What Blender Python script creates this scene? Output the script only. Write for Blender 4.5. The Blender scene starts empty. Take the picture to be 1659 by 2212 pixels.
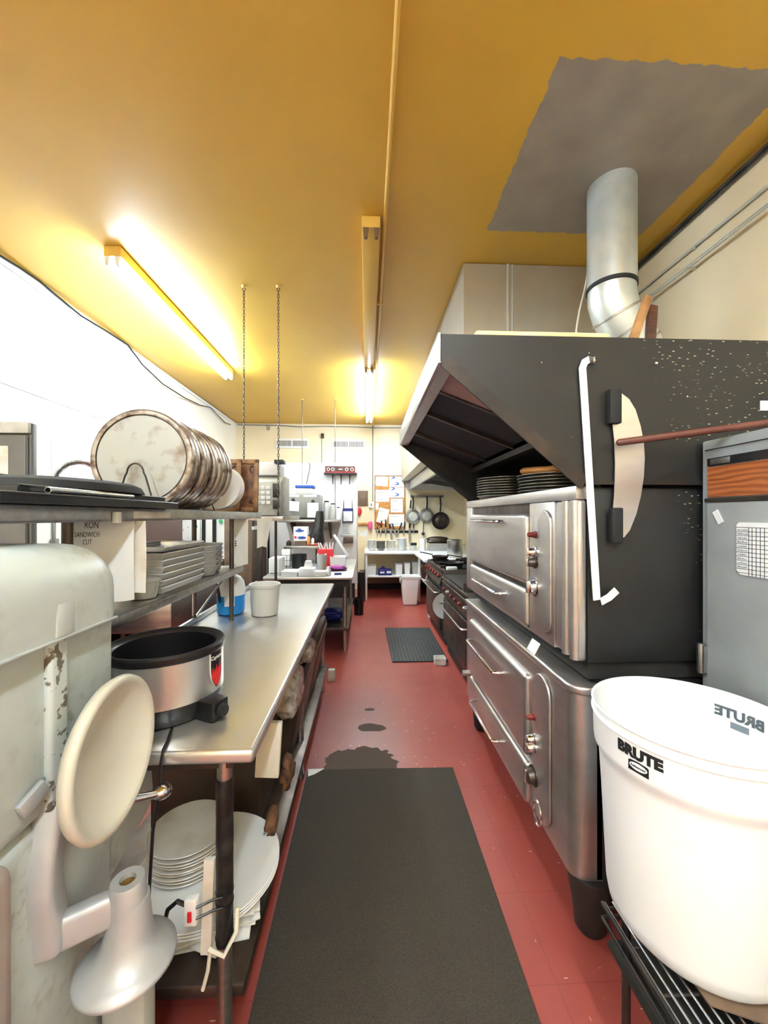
import bpy, bmesh, math, random
from mathutils import Vector, Matrix
random.seed(7)
PI = math.pi
COL = bpy.context.scene.collection
# ------------------------------------------------------------ survey of the room (metres; camera stands at x=0, y=0)
CAM_H, FPX, YAW = 1.5, 840.0, math.atan(37.5/840.0)
CY, SY = math.cos(YAW), math.sin(YAW)
def ray(px, py):
    u = (px-829.5)/FPX; w = (1115.0-py)/FPX
    return u*CY+SY, CY-u*SY, w
def at_y(px, py, y):
    r = ray(px, py); t = y/r[1]; return (r[0]*t, y, CAM_H+r[2]*t)
def at_x(px, py, x):
    r = ray(px, py); t = x/r[0]; return (x, r[1]*t, CAM_H+r[2]*t)
def at_z(px, py, z):
    r = ray(px, py); t = (z-CAM_H)/r[2]; return (r[0]*t, r[1]*t, z)

# ------------------------------------------------------------ mesh builder
class MB:
    def __init__(s): s.v = []; s.f = []
    def add(s, vs, fs):
        n = len(s.v); s.v += [tuple(p) for p in vs]; s.f += [tuple(i+n for i in f) for f in fs]; return s
    def box(s, x0, x1, y0, y1, z0, z1):
        vs = [(x0,y0,z0),(x1,y0,z0),(x1,y1,z0),(x0,y1,z0),(x0,y0,z1),(x1,y0,z1),(x1,y1,z1),(x0,y1,z1)]
        return s.add(vs, [(0,3,2,1),(4,5,6,7),(0,1,5,4),(1,2,6,5),(2,3,7,6),(3,0,4,7)])
    def obox(s, c, size, rz=0, rx=0, ry=0):
        m = Matrix.Translation(c) @ Matrix.Rotation(rz,4,'Z') @ Matrix.Rotation(ry,4,'Y') @ Matrix.Rotation(rx,4,'X')
        a, b, d = size[0]/2, size[1]/2, size[2]/2
        t = MB().box(-a,a,-b,b,-d,d)
        return s.add([m @ Vector(p) for p in t.v], t.f)
    def prism(s, pts, plane, a, b):
        # pts: 2d outline; plane 'xz' extrudes along y, 'yz' along x, 'xy' along z
        def mk(p, d):
            if plane == 'xz': return (p[0], d, p[1])
            if plane == 'yz': return (d, p[0], p[1])
            return (p[0], p[1], d)
        n = len(pts)
        vs = [mk(p,a) for p in pts]+[mk(p,b) for p in pts]
        fs = [tuple(range(n)), tuple(range(2*n-1,n-1,-1))]+[(i,n+i,n+(i+1)%n,(i+1)%n) for i in range(n)]
        return s.add(vs, fs)
    def cyl(s, p, q, r0, r1=None, n=16):
        p = Vector(p); q = Vector(q); r1 = r0 if r1 is None else r1
        d = (q-p).normalized(); a = d.orthogonal().normalized(); b = d.cross(a)
        vs = []
        for c, r in ((p,r0),(q,r1)):
            vs += [c+(a*math.cos(2*PI*i/n)+b*math.sin(2*PI*i/n))*r for i in range(n)]
        fs = [(i,(i+1)%n,n+(i+1)%n,n+i) for i in range(n)]+[tuple(range(n-1,-1,-1)), tuple(range(n,2*n))]
        return s.add(vs, fs)
    def tube(s, pts, r, n=8, closed=False, flat=None):
        P = [Vector(p) for p in pts]; m = len(P); rr = r if isinstance(r,(list,tuple)) else [r]*m
        up = None; rings = []
        for i in range(m):
            if closed: d = (P[(i+1)%m]-P[i-1])
            else: d = P[min(i+1,m-1)]-P[max(i-1,0)]
            d.normalize()
            if up is None: up = d.orthogonal().normalized() if flat is None else Vector(flat)
            up = (up-d*up.dot(d)).normalized(); b = d.cross(up)
            rings.append([P[i]+(up*math.cos(2*PI*k/n)+b*math.sin(2*PI*k/n))*rr[i] for k in range(n)])
        vs = [v for g in rings for v in g]; fs = []
        for i in range(m if closed else m-1):
            j = (i+1)%m
            fs += [(i*n+k,i*n+(k+1)%n,j*n+(k+1)%n,j*n+k) for k in range(n)]
        if not closed: fs += [tuple(range(n-1,-1,-1)), tuple(range((m-1)*n,m*n))]
        return s.add(vs, fs)
    def strip(s, pts, w, h, up=(0,0,1)):
        # rectangular bar swept along pts, w across, h along 'up'
        P = [Vector(p) for p in pts]; m = len(P); U = Vector(up); vs = []; fs = []
        for i in range(m):
            d = (P[min(i+1,m-1)]-P[max(i-1,0)]).normalized(); b = d.cross(U).normalized(); u = b.cross(d).normalized()
            vs += [P[i]+b*w/2+u*h/2, P[i]-b*w/2+u*h/2, P[i]-b*w/2-u*h/2, P[i]+b*w/2-u*h/2]
        for i in range(m-1):
            fs += [(i*4+k,i*4+(k+1)%4,i*4+4+(k+1)%4,i*4+4+k) for k in range(4)]
        fs += [(3,2,1,0), ((m-1)*4,(m-1)*4+1,(m-1)*4+2,(m-1)*4+3)]
        return s.add(vs, fs)
    def lathe(s, prof, c=(0,0,0), axis=(0,0,1), n=36):
        d = Vector(axis).normalized(); a = d.orthogonal().normalized() if abs(d.z) < .99 else Vector((1,0,0)); b = d.cross(a); c = Vector(c)
        vs = []; idx = []
        for r, h in prof:
            if r < 1e-6: idx.append([len(vs)]*n); vs.append(c+d*h)
            else:
                idx.append([len(vs)+i for i in range(n)])
                vs += [c+d*h+(a*math.cos(2*PI*i/n)+b*math.sin(2*PI*i/n))*r for i in range(n)]
        fs = []
        for i in range(len(prof)-1):
            A, B = idx[i], idx[i+1]
            for k in range(n):
                l = []
                for q in (A[k],A[(k+1)%n],B[(k+1)%n],B[k]):
                    if q not in l: l.append(q)
                if len(l) > 2: fs.append(tuple(l))
        return s.add(vs, fs)
    def ball(s, c, r, n=16):
        return s.lathe([(r*math.sin(PI*i/10), -r*math.cos(PI*i/10)) for i in range(11)], c, n=n)
    def xf(s, m):
        s.v = [tuple(m @ Vector(p)) for p in s.v]; return s
    def build(s, name, mat, parent=None, bevel=0, seg=2, ang=35, org=None, weld=False):
        o0 = Vector((0,0,0)); q = parent
        while q is not None: o0 += q.location; q = q.parent
        if parent is None:
            if org is None:
                xs = [p[0] for p in s.v]; ys = [p[1] for p in s.v]; zs = [p[2] for p in s.v]
                org = ((min(xs)+max(xs))/2,(min(ys)+max(ys))/2,min(zs))
            o0 = Vector(org)
        me = bpy.data.meshes.new(name)
        me.from_pydata([tuple(Vector(p)-o0) for p in s.v], [], s.f); me.update()
        bm = bmesh.new(); bm.from_mesh(me)
        bmesh.ops.recalc_face_normals(bm, faces=bm.faces[:])
        if bevel:
            ed = [e for e in bm.edges if len(e.link_faces) == 2 and e.calc_face_angle(0) > math.radians(40)]
            bmesh.ops.bevel(bm, geom=ed, offset=bevel, segments=seg, affect='EDGES', profile=.5, clamp_overlap=True)
        bm.to_mesh(me); bm.free()
        me.shade_smooth(); me.set_sharp_from_angle(angle=math.radians(ang))
        me.materials.append(mat)
        o = bpy.data.objects.new(name, me); COL.objects.link(o)
        if parent is not None: o.parent = parent
        else: o.location = o0
        return o
def tag(o, label, cat, group=None, kind=None):
    o['label'] = label; o['category'] = cat
    if group: o['group'] = group
    if kind: o['kind'] = kind
    return o
def thing(name, label, cat, loc, group=None):
    o = bpy.data.objects.new(name, None); COL.objects.link(o); o.location = loc; o.empty_display_size = .05
    return tag(o, label, cat, group)
def single(name, mb, mat, label, cat, group=None, bevel=0, **k):
    return tag(mb.build(name, mat, bevel=bevel, **k), label, cat, group)
def struct(name, mb, mat, parent=None, **k):
    o = mb.build(name, mat, parent, org=(0,0,0), **k)
    if parent is None: o['kind'] = 'structure'
    return o
def dup(root, loc, label=None, group=None, rot=None):
    r = root.copy(); COL.objects.link(r); r.location = loc
    if rot is not None: r.rotation_euler = rot
    if label: r['label'] = label
    if group: r['group'] = group
    for ch in list(root.children):
        c = ch.copy(); COL.objects.link(c); c.parent = r
        for g in list(ch.children):
            d = g.copy(); COL.objects.link(d); d.parent = c
    return r
def text(body, size, mat, name, parent, matrix=None, warp=None, bold=0.0, ext=.0004, align='CENTER'):
    cu = bpy.data.curves.new(name, 'FONT'); cu.body = body; cu.size = size; cu.align_x = align; cu.align_y = 'CENTER'
    cu.extrude = ext; cu.offset = bold; cu.resolution_u = 3
    t = bpy.data.objects.new(name+'_src', cu); COL.objects.link(t)
    dg = bpy.context.evaluated_depsgraph_get(); dg.update()
    me = bpy.data.meshes.new_from_object(t.evaluated_get(dg)); me.name = name
    bpy.data.objects.remove(t); bpy.data.curves.remove(cu)
    o0 = Vector((0,0,0)); q = parent
    while q is not None: o0 += q.location; q = q.parent
    for v in me.vertices:
        p = Vector(v.co)
        p = Vector(warp(p)) if warp else matrix @ p
        v.co = p-o0
    me.materials.clear(); me.materials.append(mat)
    o = bpy.data.objects.new(name, me); COL.objects.link(o); o.parent = parent
    return o

# ------------------------------------------------------------ materials
def lin(c): return tuple((x/255.0/12.92 if x <= 10 else ((x/255.0+.055)/1.055)**2.4) for x in c)+(1,)
class NT:
    def __init__(s, name):
        s.m = bpy.data.materials.new(name); s.m.use_nodes = True; s.t = s.m.node_tree; s.n = s.t.nodes; s.l = s.t.links
        s.b = s.n['Principled BSDF']; s.tc = s.n.new('ShaderNodeTexCoord')
    def new(s, t, **k):
        n = s.n.new(t)
        for a, b in k.items(): setattr(n, a, b)
        return n
    def link(s, a, b): s.l.new(a, b)
    def noise(s, scale, detail=4, stretch=None, coord='Object'):
        n = s.new('ShaderNodeTexNoise'); n.inputs['Scale'].default_value = scale; n.inputs['Detail'].default_value = detail
        src = s.tc.outputs[coord]
        if stretch:
            mp = s.new('ShaderNodeMapping'); mp.inputs['Scale'].default_value = stretch; s.link(src, mp.inputs[0]); src = mp.outputs[0]
        s.link(src, n.inputs['Vector']); return n.outputs['Fac']
    def ramp(s, fac, stops):
        r = s.new('ShaderNodeValToRGB'); e = r.color_ramp.elements
        while len(e) < len(stops): e.new(.5)
        for i, (p, c) in enumerate(stops): e[i].position = p; e[i].color = c
        s.link(fac, r.inputs[0]); return r.outputs['Color']
    def mix(s, fac, a, b):
        m = s.new('ShaderNodeMix', data_type='RGBA')
        if hasattr(fac, 'node'): s.link(fac, m.inputs[0])
        else: m.inputs[0].default_value = fac
        for x, i in ((a,6),(b,7)):
            if hasattr(x, 'node'): s.link(x, m.inputs[i])
            else: m.inputs[i].default_value = x
        return m.outputs[2]
    def math(s, op, a, b=0.0, c=0.0):
        m = s.new('ShaderNodeMath', operation=op)
        for i, x in enumerate((a,b,c)):
            if hasattr(x, 'node'): s.link(x, m.inputs[i])
            else: m.inputs[i].default_value = x
        return m.outputs[0]
    def bump(s, h, strength=.2, dist=.002):
        b = s.new('ShaderNodeBump'); b.inputs['Strength'].default_value = strength; b.inputs['Distance'].default_value = dist
        s.link(h, b.inputs['Height']); s.link(b.outputs[0], s.b.inputs['Normal'])
    def specks(s, scale, thr, soft=.02, stretch=None, rnd=1.0):
        v = s.new('ShaderNodeTexVoronoi'); v.inputs['Scale'].default_value = scale; v.inputs['Randomness'].default_value = rnd
        src = s.tc.outputs['Object']
        if stretch:
            mp = s.new('ShaderNodeMapping'); mp.inputs['Scale'].default_value = stretch[0]; mp.inputs['Rotation'].default_value = stretch[1]
            s.link(src, mp.inputs[0]); src = mp.outputs[0]
        s.link(src, v.inputs['Vector'])
        return s.ramp(v.outputs['Distance'], [(thr,(1,1,1,1)),(thr+soft,(0,0,0,1))])
def mat(name, col, rough=.5, metal=0, col2=None, ns=6, lo=.4, hi=.65, bump=0, bs=60, stretch=None, emit=0, trans=0, spec=.5, rvar=0, coat=0, sss=0):
    t = NT(name); c = lin(col); b = t.b
    b.inputs['Base Color'].default_value = c; b.inputs['Roughness'].default_value = rough; b.inputs['Metallic'].default_value = metal
    b.inputs['Specular IOR Level'].default_value = spec
    if coat: b.inputs['Coat Weight'].default_value = coat; b.inputs['Coat Roughness'].default_value = .15
    if col2: t.link(t.ramp(t.noise(ns, 5, stretch), [(lo,c),(hi,lin(col2))]), b.inputs['Base Color'])
    if rvar:
        r = t.math('MULTIPLY_ADD', t.noise(ns*2, 3, stretch), rvar, rough-rvar/2); t.link(r, b.inputs['Roughness'])
    if bump: t.bump(t.noise(bs, 3, stretch), bump)
    if emit:
        b.inputs['Emission Color'].default_value = c; b.inputs['Emission Strength'].default_value = emit
    if trans: b.inputs['Transmission Weight'].default_value = trans
    return t.m
M = {}
M['steel'] = mat('stainless_steel', (196,194,190), .33, 1, (170,168,164), 3, .35, .7, .04, 30, (1,14,14), rvar=.12)
M['steel_top'] = mat('worn_stainless_top', (214,214,211), .3, .8, (200,199,195), 2, .3, .75, rvar=.12)
M['steel_v'] = mat('brushed_oven_steel', (206,201,196), .38, .9, (186,180,175), 3, .3, .75, .02, 14, (1,1,4), rvar=.08)
M['duct'] = mat('galvanised_duct', (200,194,180), .42, .6, (184,176,160), 2, .3, .7, .05, 5, rvar=.1)
M['galv'] = mat('galvanised_pipe', (216,222,220), .36, .6, (196,204,202), 6, .35, .65, .05, 8, rvar=.15)
M['cooker_steel'] = mat('brushed_cooker_steel', (206,206,204), .32, .8, (190,190,188), 4, .35, .7, .02, 20, (1,1,.1))
M['chrome'] = mat('chrome', (225,225,225), .12, 1)
M['alu'] = mat('cast_aluminium', (196,199,203), .45, .35, (174,178,182), 5, .35, .7, .08, 30)
M['alu_cab'] = mat('dull_aluminium_sheet', (178,184,187), .45, .3, (160,166,169), 5, .35, .7, .05, 10, rvar=.2)
M['white'] = mat('white_plastic', (236,237,236), .45, 0, bump=.02, bs=200)
M['white_gloss'] = mat('white_china', (238,238,235), .2)
M['white_paint'] = mat('white_painted_metal', (232,232,230), .4)
M['paper'] = mat('white_paper', (238,238,234), .8)
M['paper_grey'] = mat('brownish_paper', (205,198,186), .8, 0, (232,230,224), 9)
M['black'] = mat('black_plastic', (22,22,24), .35)
M['black_matte'] = mat('black_rubber', (26,26,27), .75)
M['soot'] = mat('sooty_black_steel', (30,29,28), .6, 0, (46,43,38), 5, .4, .7, .1, 60)
M['iron'] = mat('greasy_cast_iron', (34,30,28), .5, .3, (62,50,42), 9, .4, .7, .15, 60)
M['dark_steel'] = mat('dark_greasy_steel', (104,94,86), .42, .9, (66,56,50), 6, .35, .7, .05, 40, rvar=.2)
M['machine'] = None
M['cream'] = mat('aged_ivory_enamel', (212,210,196), .35, 0, (190,188,176), 5, .35, .75, .04, 20)
M['wood_pale'] = mat('pale_wood', (232,214,172), .55, 0, (206,176,122), 6, .4, .65, .1, 40, (1,1,8))
M['wood_dark'] = mat('dark_wood', (84,48,34), .5, 0, (48,26,20), 8, .4, .65, .1, 40, (1,1,8))
M['wood_carve'] = mat('carved_brown_wood', (140,96,62), .5, 0, (92,56,36), 14, .4, .6, .3, 60)
M['wood_edge'] = mat('light_brown_wood', (172,130,86), .5, 0, (130,92,58), 10, .4, .6)
M['wood_orange'] = mat('orange_wood_handle', (226,160,84), .45, 0, (160,98,44), 5, .4, .65)
M['rod'] = mat('red_brown_rod', (100,58,48), .45, 0, (84,42,34), 14)
M['pan_face'] = mat('worn_pan_steel', (150,150,145), .45, .4, (116,102,88), 11, .52, .70, .15, 30, rvar=.2)
M['pan_rim'] = mat('rusty_pan_rim', (156,146,134), .38, .6, (88,66,52), 26, .44, .66, .1, 80)
M['pan_groove'] = mat('dark_pan_groove', (58,42,34), .5, .4)
M['pan_grey'] = mat('grey_pan_steel', (150,146,138), .36, .7, (112,106,98), 14, .4, .7)
M['old_china'] = mat('cream_old_china', (214,208,196), .3, 0, (196,186,168), 9, .5, .7)
M['pan_dark'] = mat('dark_pan_steel', (58,56,52), .4, .6, (92,90,84), 9, .4, .7)
M['tape'] = mat('black_tape', (24,23,24), .35, 0, (52,50,48), 22, .5, .7, .15, 50)
M['blue_liquid'] = mat('blue_liquid_in_jug', (34,142,226), .25)
M['red'] = mat('red_plastic', (206,34,44), .4)
M['flame'] = mat('red_flame_print', (226,44,44), .5)
M['pink'] = mat('pink_plastic', (236,92,150), .4)
M['purple'] = mat('purple_plastic', (150,40,130), .45)
M['blue'] = mat('blue_print', (36,82,170), .5)
M['dark_blue'] = mat('dark_blue_plastic', (28,32,110), .45)
M['brown'] = mat('brown_board', (118,96,78), .6, 0, (100,80,64), 8)
M['cork'] = mat('cork', (206,150,86), .8, 0, (180,122,64), 40, .4, .6)
M['ink'] = mat('black_ink', (24,24,24), .6)
M['ink_grey'] = mat('grey_ink', (120,130,140), .6)
M['grey'] = mat('grey_painted_box', (132,130,124), .5, 0, (116,114,108), 5)
M['pale_grey'] = mat('pale_grey_plastic', (196,196,188), .45, 0, (170,170,160), 8)
M['clear'] = mat('clear_plastic', (232,231,226), .2, 0, trans=.5)
M['haze'] = mat('cloudy_plastic', (206,202,192), .3, 0, trans=.3)
M['wrap'] = mat('crumpled_plastic_wrap', (214,206,196), .16, 0, (150,138,128), 26, .4, .65, .9, 26, trans=.3)
M['tan'] = mat('brown_bristle', (120,82,54), .85, 0, (70,44,28), 22, .4, .6, .6, 50)
M['maroon'] = mat('dark_maroon_paint', (46,22,20), .5, 0, (36,18,16), 3)
M['brown_dark'] = mat('dark_brown_cabinet', (74,60,46), .5, 0, (54,44,34), 4)
M['taupe'] = mat('taupe_panel', (132,112,100), .5)
M['rose'] = mat('rosy_taupe_enamel', (168,156,148), .4, 0, (150,134,126), 4)
M['brass'] = mat('brass_bushing', (150,118,60), .4, .8)
M['red_knob'] = mat('red_dark_knob', (120,36,26), .4)
M['cord'] = mat('ivory_cord', (226,222,206), .5)
M['blue_black'] = mat('blue_black_handle', (28,30,52), .4)
M['bulb'] = mat('fluorescent_tube', (206,229,255), .4, emit=135)
M['bulb_off'] = mat('grey_lamp_holder', (120,96,70), .5)
M['fixture'] = mat('fixture_yellow_paint', (222,182,88), .4)
M['wood_grain'] = None

# painted mustard ceiling with an unpainted grey square round the flue
t = NT('mustard_ceiling')
sep = t.new('ShaderNodeSeparateXYZ'); t.link(t.tc.outputs['Object'], sep.inputs[0])
nz = t.math('MULTIPLY_ADD', t.noise(14, 3), .05, -.025)
def inside(lo, hi, ax):
    v = t.math('ADD', sep.outputs[ax], nz)
    return t.math('MULTIPLY', t.math('GREATER_THAN', v, lo), t.math('LESS_THAN', v, hi))
msk = t.math('MULTIPLY', inside(.79, 1.84, 0), inside(1.56, 2.525, 1))
yel = t.ramp(t.noise(1.2, 5), [(.3, lin((212,170,66))), (.75, lin((203,160,60)))])
gry = t.ramp(t.noise(5, 4), [(.3, lin((156,148,140))), (.75, lin((138,130,124)))])
t.link(t.mix(msk, yel, gry), t.b.inputs['Base Color']); t.b.inputs['Roughness'].default_value = .42
t.bump(t.noise(120, 3), .12); M['ceiling'] = t.m

# red painted floor tiles: joints, scuffs, two worn dark patches
t = NT('red_painted_floor')
base = t.ramp(t.noise(1.6, 5), [(.3, lin((156,74,66))), (.75, lin((140,62,55)))])
br = t.new('ShaderNodeTexBrick', offset=0.0); br.inputs['Scale'].default_value = 1; br.inputs['Mortar Size'].default_value = .003
br.inputs['Brick Width'].default_value = .305; br.inputs['Row Height'].default_value = .305; br.inputs['Mortar Smooth'].default_value = .6
t.link(t.tc.outputs['Object'], br.inputs['Vector'])
base = t.mix(t.math('MULTIPLY', br.outputs['Fac'], .35), base, lin((108,40,36)))
sc1 = t.specks(6, .05, .015, ((1,6,1),(0,0,.3))); sc2 = t.specks(7, .045, .015, ((7,1,1),(0,0,-.5)))
base = t.mix(t.math('MULTIPLY', t.math('MAXIMUM', sc1, sc2), .8), base, lin((236,206,180)))
sep = t.new('ShaderNodeSeparateXYZ'); t.link(t.tc.outputs['Object'], sep.inputs[0])
nn = t.noise(9, 5)
def blob(cx, cy, rx, ry):
    a = t.math('POWER', t.math('DIVIDE', t.math('SUBTRACT', sep.outputs[0], cx), rx), 2)
    b = t.math('POWER', t.math('DIVIDE', t.math('SUBTRACT', sep.outputs[1], cy), ry), 2)
    d = t.math('ADD', t.math('ADD', a, b), t.math('MULTIPLY_ADD', nn, 1.6, -.8))
    return t.math('LESS_THAN', d, 1.0)
wear = t.math('MAXIMUM', t.math('MAXIMUM', blob(-.04, 2.34, .22, .20), blob(.03, 2.76, .10, .055)), blob(.02, 3.02, .04, .02))
base = t.mix(t.math('MULTIPLY', wear, .9), base, lin((70,62,48)))
t.link(base, t.b.inputs['Base Color']); t.link(t.math('MULTIPLY_ADD', wear, .35, t.math('MULTIPLY_ADD', t.noise(5, 4), .2, .26)), t.b.inputs['Roughness'])
t.bump(t.noise(24, 3), .08); M['floor'] = t.m

def wallmat(name, a, b):
    t = NT(name); t.link(t.ramp(t.noise(1.5, 5), [(.3, lin(a)), (.75, lin(b))]), t.b.inputs['Base Color'])
    t.b.inputs['Roughness'].default_value = .55; t.bump(t.noise(60, 3), .06); return t.m
M['wall'] = wallmat('cream_wall_paint', (238,224,192), (230,214,180))
M['wall_left'] = wallmat('overlit_cream_wall_board', (240,236,224), (234,230,216))  # same cream as the other walls, its overexposure put into the paler colour
# black matt hood steel with flour specks and scratches
t = NT('speckled_black_sheet')
base = t.ramp(t.noise(4, 5), [(.35, lin((19,19,19))), (.75, lin((31,30,28)))])
sx = t.new('ShaderNodeSeparateXYZ'); t.link(t.tc.outputs['Object'], sx.inputs[0])
area = t.math('MULTIPLY', t.ramp(t.noise(2.6, 3), [(.42,(0,0,0,1)),(.56,(1,1,1,1))]), t.math('MULTIPLY', t.math('GREATER_THAN', sx.outputs[0], -.16), t.math('GREATER_THAN', sx.outputs[2], .16)))
s1 = t.math('MULTIPLY', t.specks(34, .13, .06, ((1,1,3.4),(0,.45,0))), area)
s2 = t.specks(12, .03, .012)
t.link(t.mix(t.math('MULTIPLY', t.math('MAXIMUM', s1, s2), .75), base, lin((222,210,180))), t.b.inputs['Base Color'])
t.b.inputs['Roughness'].default_value = .5; t.bump(t.noise(50, 3), .08); M['hood_black'] = t.m
# pale green-grey enamel with chips
t = NT('chipped_green_grey_enamel')
base = t.ramp(t.noise(4, 5), [(.35, lin((192,201,200))), (.75, lin((176,184,182)))])
st = t.math('MULTIPLY', t.ramp(t.noise(3.2, 3), [(.46,(0,0,0,1)),(.64,(1,1,1,1))]), t.ramp(t.noise(34, 4), [(.5,(0,0,0,1)),(.62,(1,1,1,1))]))
base = t.mix(t.math('MULTIPLY', st, .55), base, lin((124,120,92)))
base = t.mix(t.specks(9, .03, .012), base, lin((70,60,50)))
t.link(base, t.b.inputs['Base Color']); t.b.inputs['Roughness'].default_value = .36; t.bump(t.noise(30, 3), .06); M['machine'] = t.m
t = NT('worn_edge_paint')
base = t.mix(t.ramp(t.noise(48, 6), [(.55,(0,0,0,1)),(.6,(1,1,1,1))]), lin((192,201,200)), lin((104,98,86)))
t.link(base, t.b.inputs['Base Color']); t.b.inputs['Roughness'].default_value = .5; t.bump(t.noise(30, 4), .3); M['worn'] = t.m
# rubber mats
t = NT('dark_floor_mat_rubber')
base = t.ramp(t.noise(200, 2), [(.35, lin((52,46,38))), (.7, lin((70,62,52)))])
base = t.mix(t.specks(6, .022, .012), base, lin((220,210,190)))
t.link(base, t.b.inputs['Base Color']); t.b.inputs['Roughness'].default_value = .8; t.bump(t.noise(260, 2), .4); M['mat'] = t.m
t = NT('studded_mat_rubber')
v = t.new('ShaderNodeTexVoronoi'); v.inputs['Scale'].default_value = 26; v.inputs['Randomness'].default_value = .1
t.link(t.tc.outputs['Object'], v.inputs['Vector'])
t.link(t.ramp(v.outputs['Distance'], [(.25, lin((70,72,74))), (.5, lin((34,35,37)))]), t.b.inputs['Base Color'])
t.b.inputs['Roughness'].default_value = .7; t.bump(v.outputs['Distance'], .6, .004); M['mat_stud'] = t.m
# wood-grain plastic
t = NT('orange_wood_grain')
w = t.new('ShaderNodeTexWave', wave_type='BANDS', bands_direction='Z'); w.inputs['Scale'].default_value = 18; w.inputs['Distortion'].default_value = 6; w.inputs['Detail'].default_value = 3
mp = t.new('ShaderNodeMapping'); mp.inputs['Scale'].default_value = (1,.25,1); t.link(t.tc.outputs['Object'], mp.inputs[0]); t.link(mp.outputs[0], w.inputs['Vector'])
t.link(t.ramp(w.outputs['Fac'], [(.1, lin((136,74,38))), (.9, lin((172,100,54)))]), t.b.inputs['Base Color']); t.b.inputs['Roughness'].default_value = .4; M['wood_grain'] = t.m

# ------------------------------------------------------------ room shell
XL, XR, YB, YF, ZC = -2.64, 2.02, 8.0, -2.6, 3.38
struct('floor', MB().box(XL-.1,XR+.1,YF-.1,YB+.1,-.1,0), M['floor'])
struct('ceiling', MB().box(XL-.1,XR+.1,YF-.1,YB+.1,ZC,ZC+.1), M['ceiling'])
struct('wall_left', MB().box(XL-.1,XL,YF-.1,YB+.1,0,ZC), M['wall_left'])
struct('wall_right', MB().box(XR,XR+.1,YF-.1,YB+.1,0,ZC), M['wall'])
struct('wall_back', MB().box(XL,XR,YB,YB+.1,0,ZC), M['wall'])
struct('wall_front', MB().box(XL,XR,YF-.1,YF,0,ZC), M['wall'])
struct('trim_1', MB().box(XL,XL+.012,-.5,YB,0,1.06), M['maroon'])
struct('baseboard_back', MB().box(-.15,XR,YB-.02,YB,0,.12), M['black_matte'])
struct('trim_2', MB().box(-.15,XR,YB-.012,YB,.12,.40), M['taupe'])
q = MB()
q.box(XL,XL+.006,-.5,5.5,2.465,2.475)
for yy in (1.9,3.38,4.75): q.box(XL,XL+.006,yy-.004,yy+.004,1.06,ZC-.1)
struct('trim_3', q, mat('panel_joint',(214,210,200),.6))
struct('trim_4', MB().box(XL,XL+.03,-.5,YB,ZC-.05,ZC-.02), M['white_paint'])

# duct box (soffit) over the right side
d = thing('exhaust_duct', 'big boxed sheet metal duct running along the ceiling above the black hood', 'duct', (1.36,2.85,2.2))
MB().box(.716,2.0,2.85,7.98,2.22,3.375).build('casing', M['duct'], d, bevel=.004)
MB().cyl((1.05,2.853,2.22),(1.05,2.853,3.375),.012,n=14).cyl((1.085,2.853,2.22),(1.085,2.853,3.375),.008,n=12).build('seam_strip', M['galv'], d)  # paler metal stands in for the highlight along the duct fold

# ------------------------------------------------------------ ceiling lights
def light(name, label, x, y0, y1, lit, group=None):
    d = thing(name, label, 'light', (x,(y0+y1)/2,ZC), group)
    MB().box(x-.058,x+.058,y0,y1,ZC-.075,ZC-.002).build('housing', M['fixture'], d, bevel=.006)
    for yy in (y0+.012, y1-.012):
        for s in (-1,1):
            MB().prism([(x+s*.034-.018,ZC-.075),(x+s*.034+.018,ZC-.075),(x+s*.034+.010,ZC-.135),(x+s*.034-.010,ZC-.135)],'xz',yy-.012,yy+.012).build('lamp_holder', M['bulb_off'] if not lit else M['white_paint'], d)
    if lit:
        for s in (-1,1): MB().cyl((x+s*.034,y0+.024,ZC-.115),(x+s*.034,y1-.024,ZC-.115),.019,n=12).build('lamp_tube', M['bulb'], d)
    return d
light('ceiling_light','long lit double tube strip light on the ceiling left of the chains',-1.765,2.78,5.07,True)
light('ceiling_light','unlit strip light without tubes running beside the ceiling conduit',.028,2.43,4.74,False)
light('ceiling_light','lit strip light farthest back, end to end with the unlit one',.045,4.78,7.28,True)
light('ceiling_light','lit strip light behind the viewer over the left counter',-1.5,-2.3,0,True)
light('ceiling_light','lit strip light behind the viewer over the aisle',.35,-2.3,0,True)
c = thing('ceiling_conduit','thin mustard painted conduit running along the ceiling centre','conduit',(.115,3,ZC))
MB().cyl((.108,YF+.02,ZC-.016),(.125,YB-.02,ZC-.016),.012,n=10).build('pipe', M['fixture'], c)
q = MB()
for yy in (3.4,5.2): q.box(.095,.14,yy-.012,yy+.012,ZC-.03,ZC-.001)
q.build('clip', M['fixture'], c)

# chains and rods from the ceiling
def chain(x, y, z0, label, group, links=True):
    d = thing('hanging_chain' if links else 'hanging_rod', label, 'chain' if links else 'rod', (x,y,ZC), group)
    MB().lathe([(0,0),(.02,0),(.014,-.014),(.008,-.018),(0,-.018)],(x,y,ZC-.001),n=12).build('ceiling_anchor', M['fixture'], d)
    r = .007
    MB().tube([(x+.012*math.cos(a),y,ZC-.03+.012*math.sin(a)) for a in [2*PI*i/10 for i in range(10)]],.003,6,True).build('eye', M['dark_steel'], d)
    q = MB()
    if links:
        z = ZC-.045; k = 0
        while z > z0:
            pts = []
            for i in range(8):
                a = 2*PI*i/8; h = .016*math.sin(a); w = .0075*math.cos(a)
                pts.append((x+(w if k%2 else 0), y+(0 if k%2 else w), z-.012+h))
            q.tube(pts,.0028,5,True); z -= .026; k += 1
        q.build('links', M['dark_steel'], d)
    else:
        q.cyl((x,y,z0),(x,y,ZC-.04),.005,n=8); q.build('shaft', M['dark_steel'], d)
chain(-1.0,3.22,1.52,'chain hanging left of its twin down to the shelf with grey appliance',None)
chain(-.72,3.21,1.52,'chain hanging right of its twin past the grey keypad appliance',None)
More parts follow.
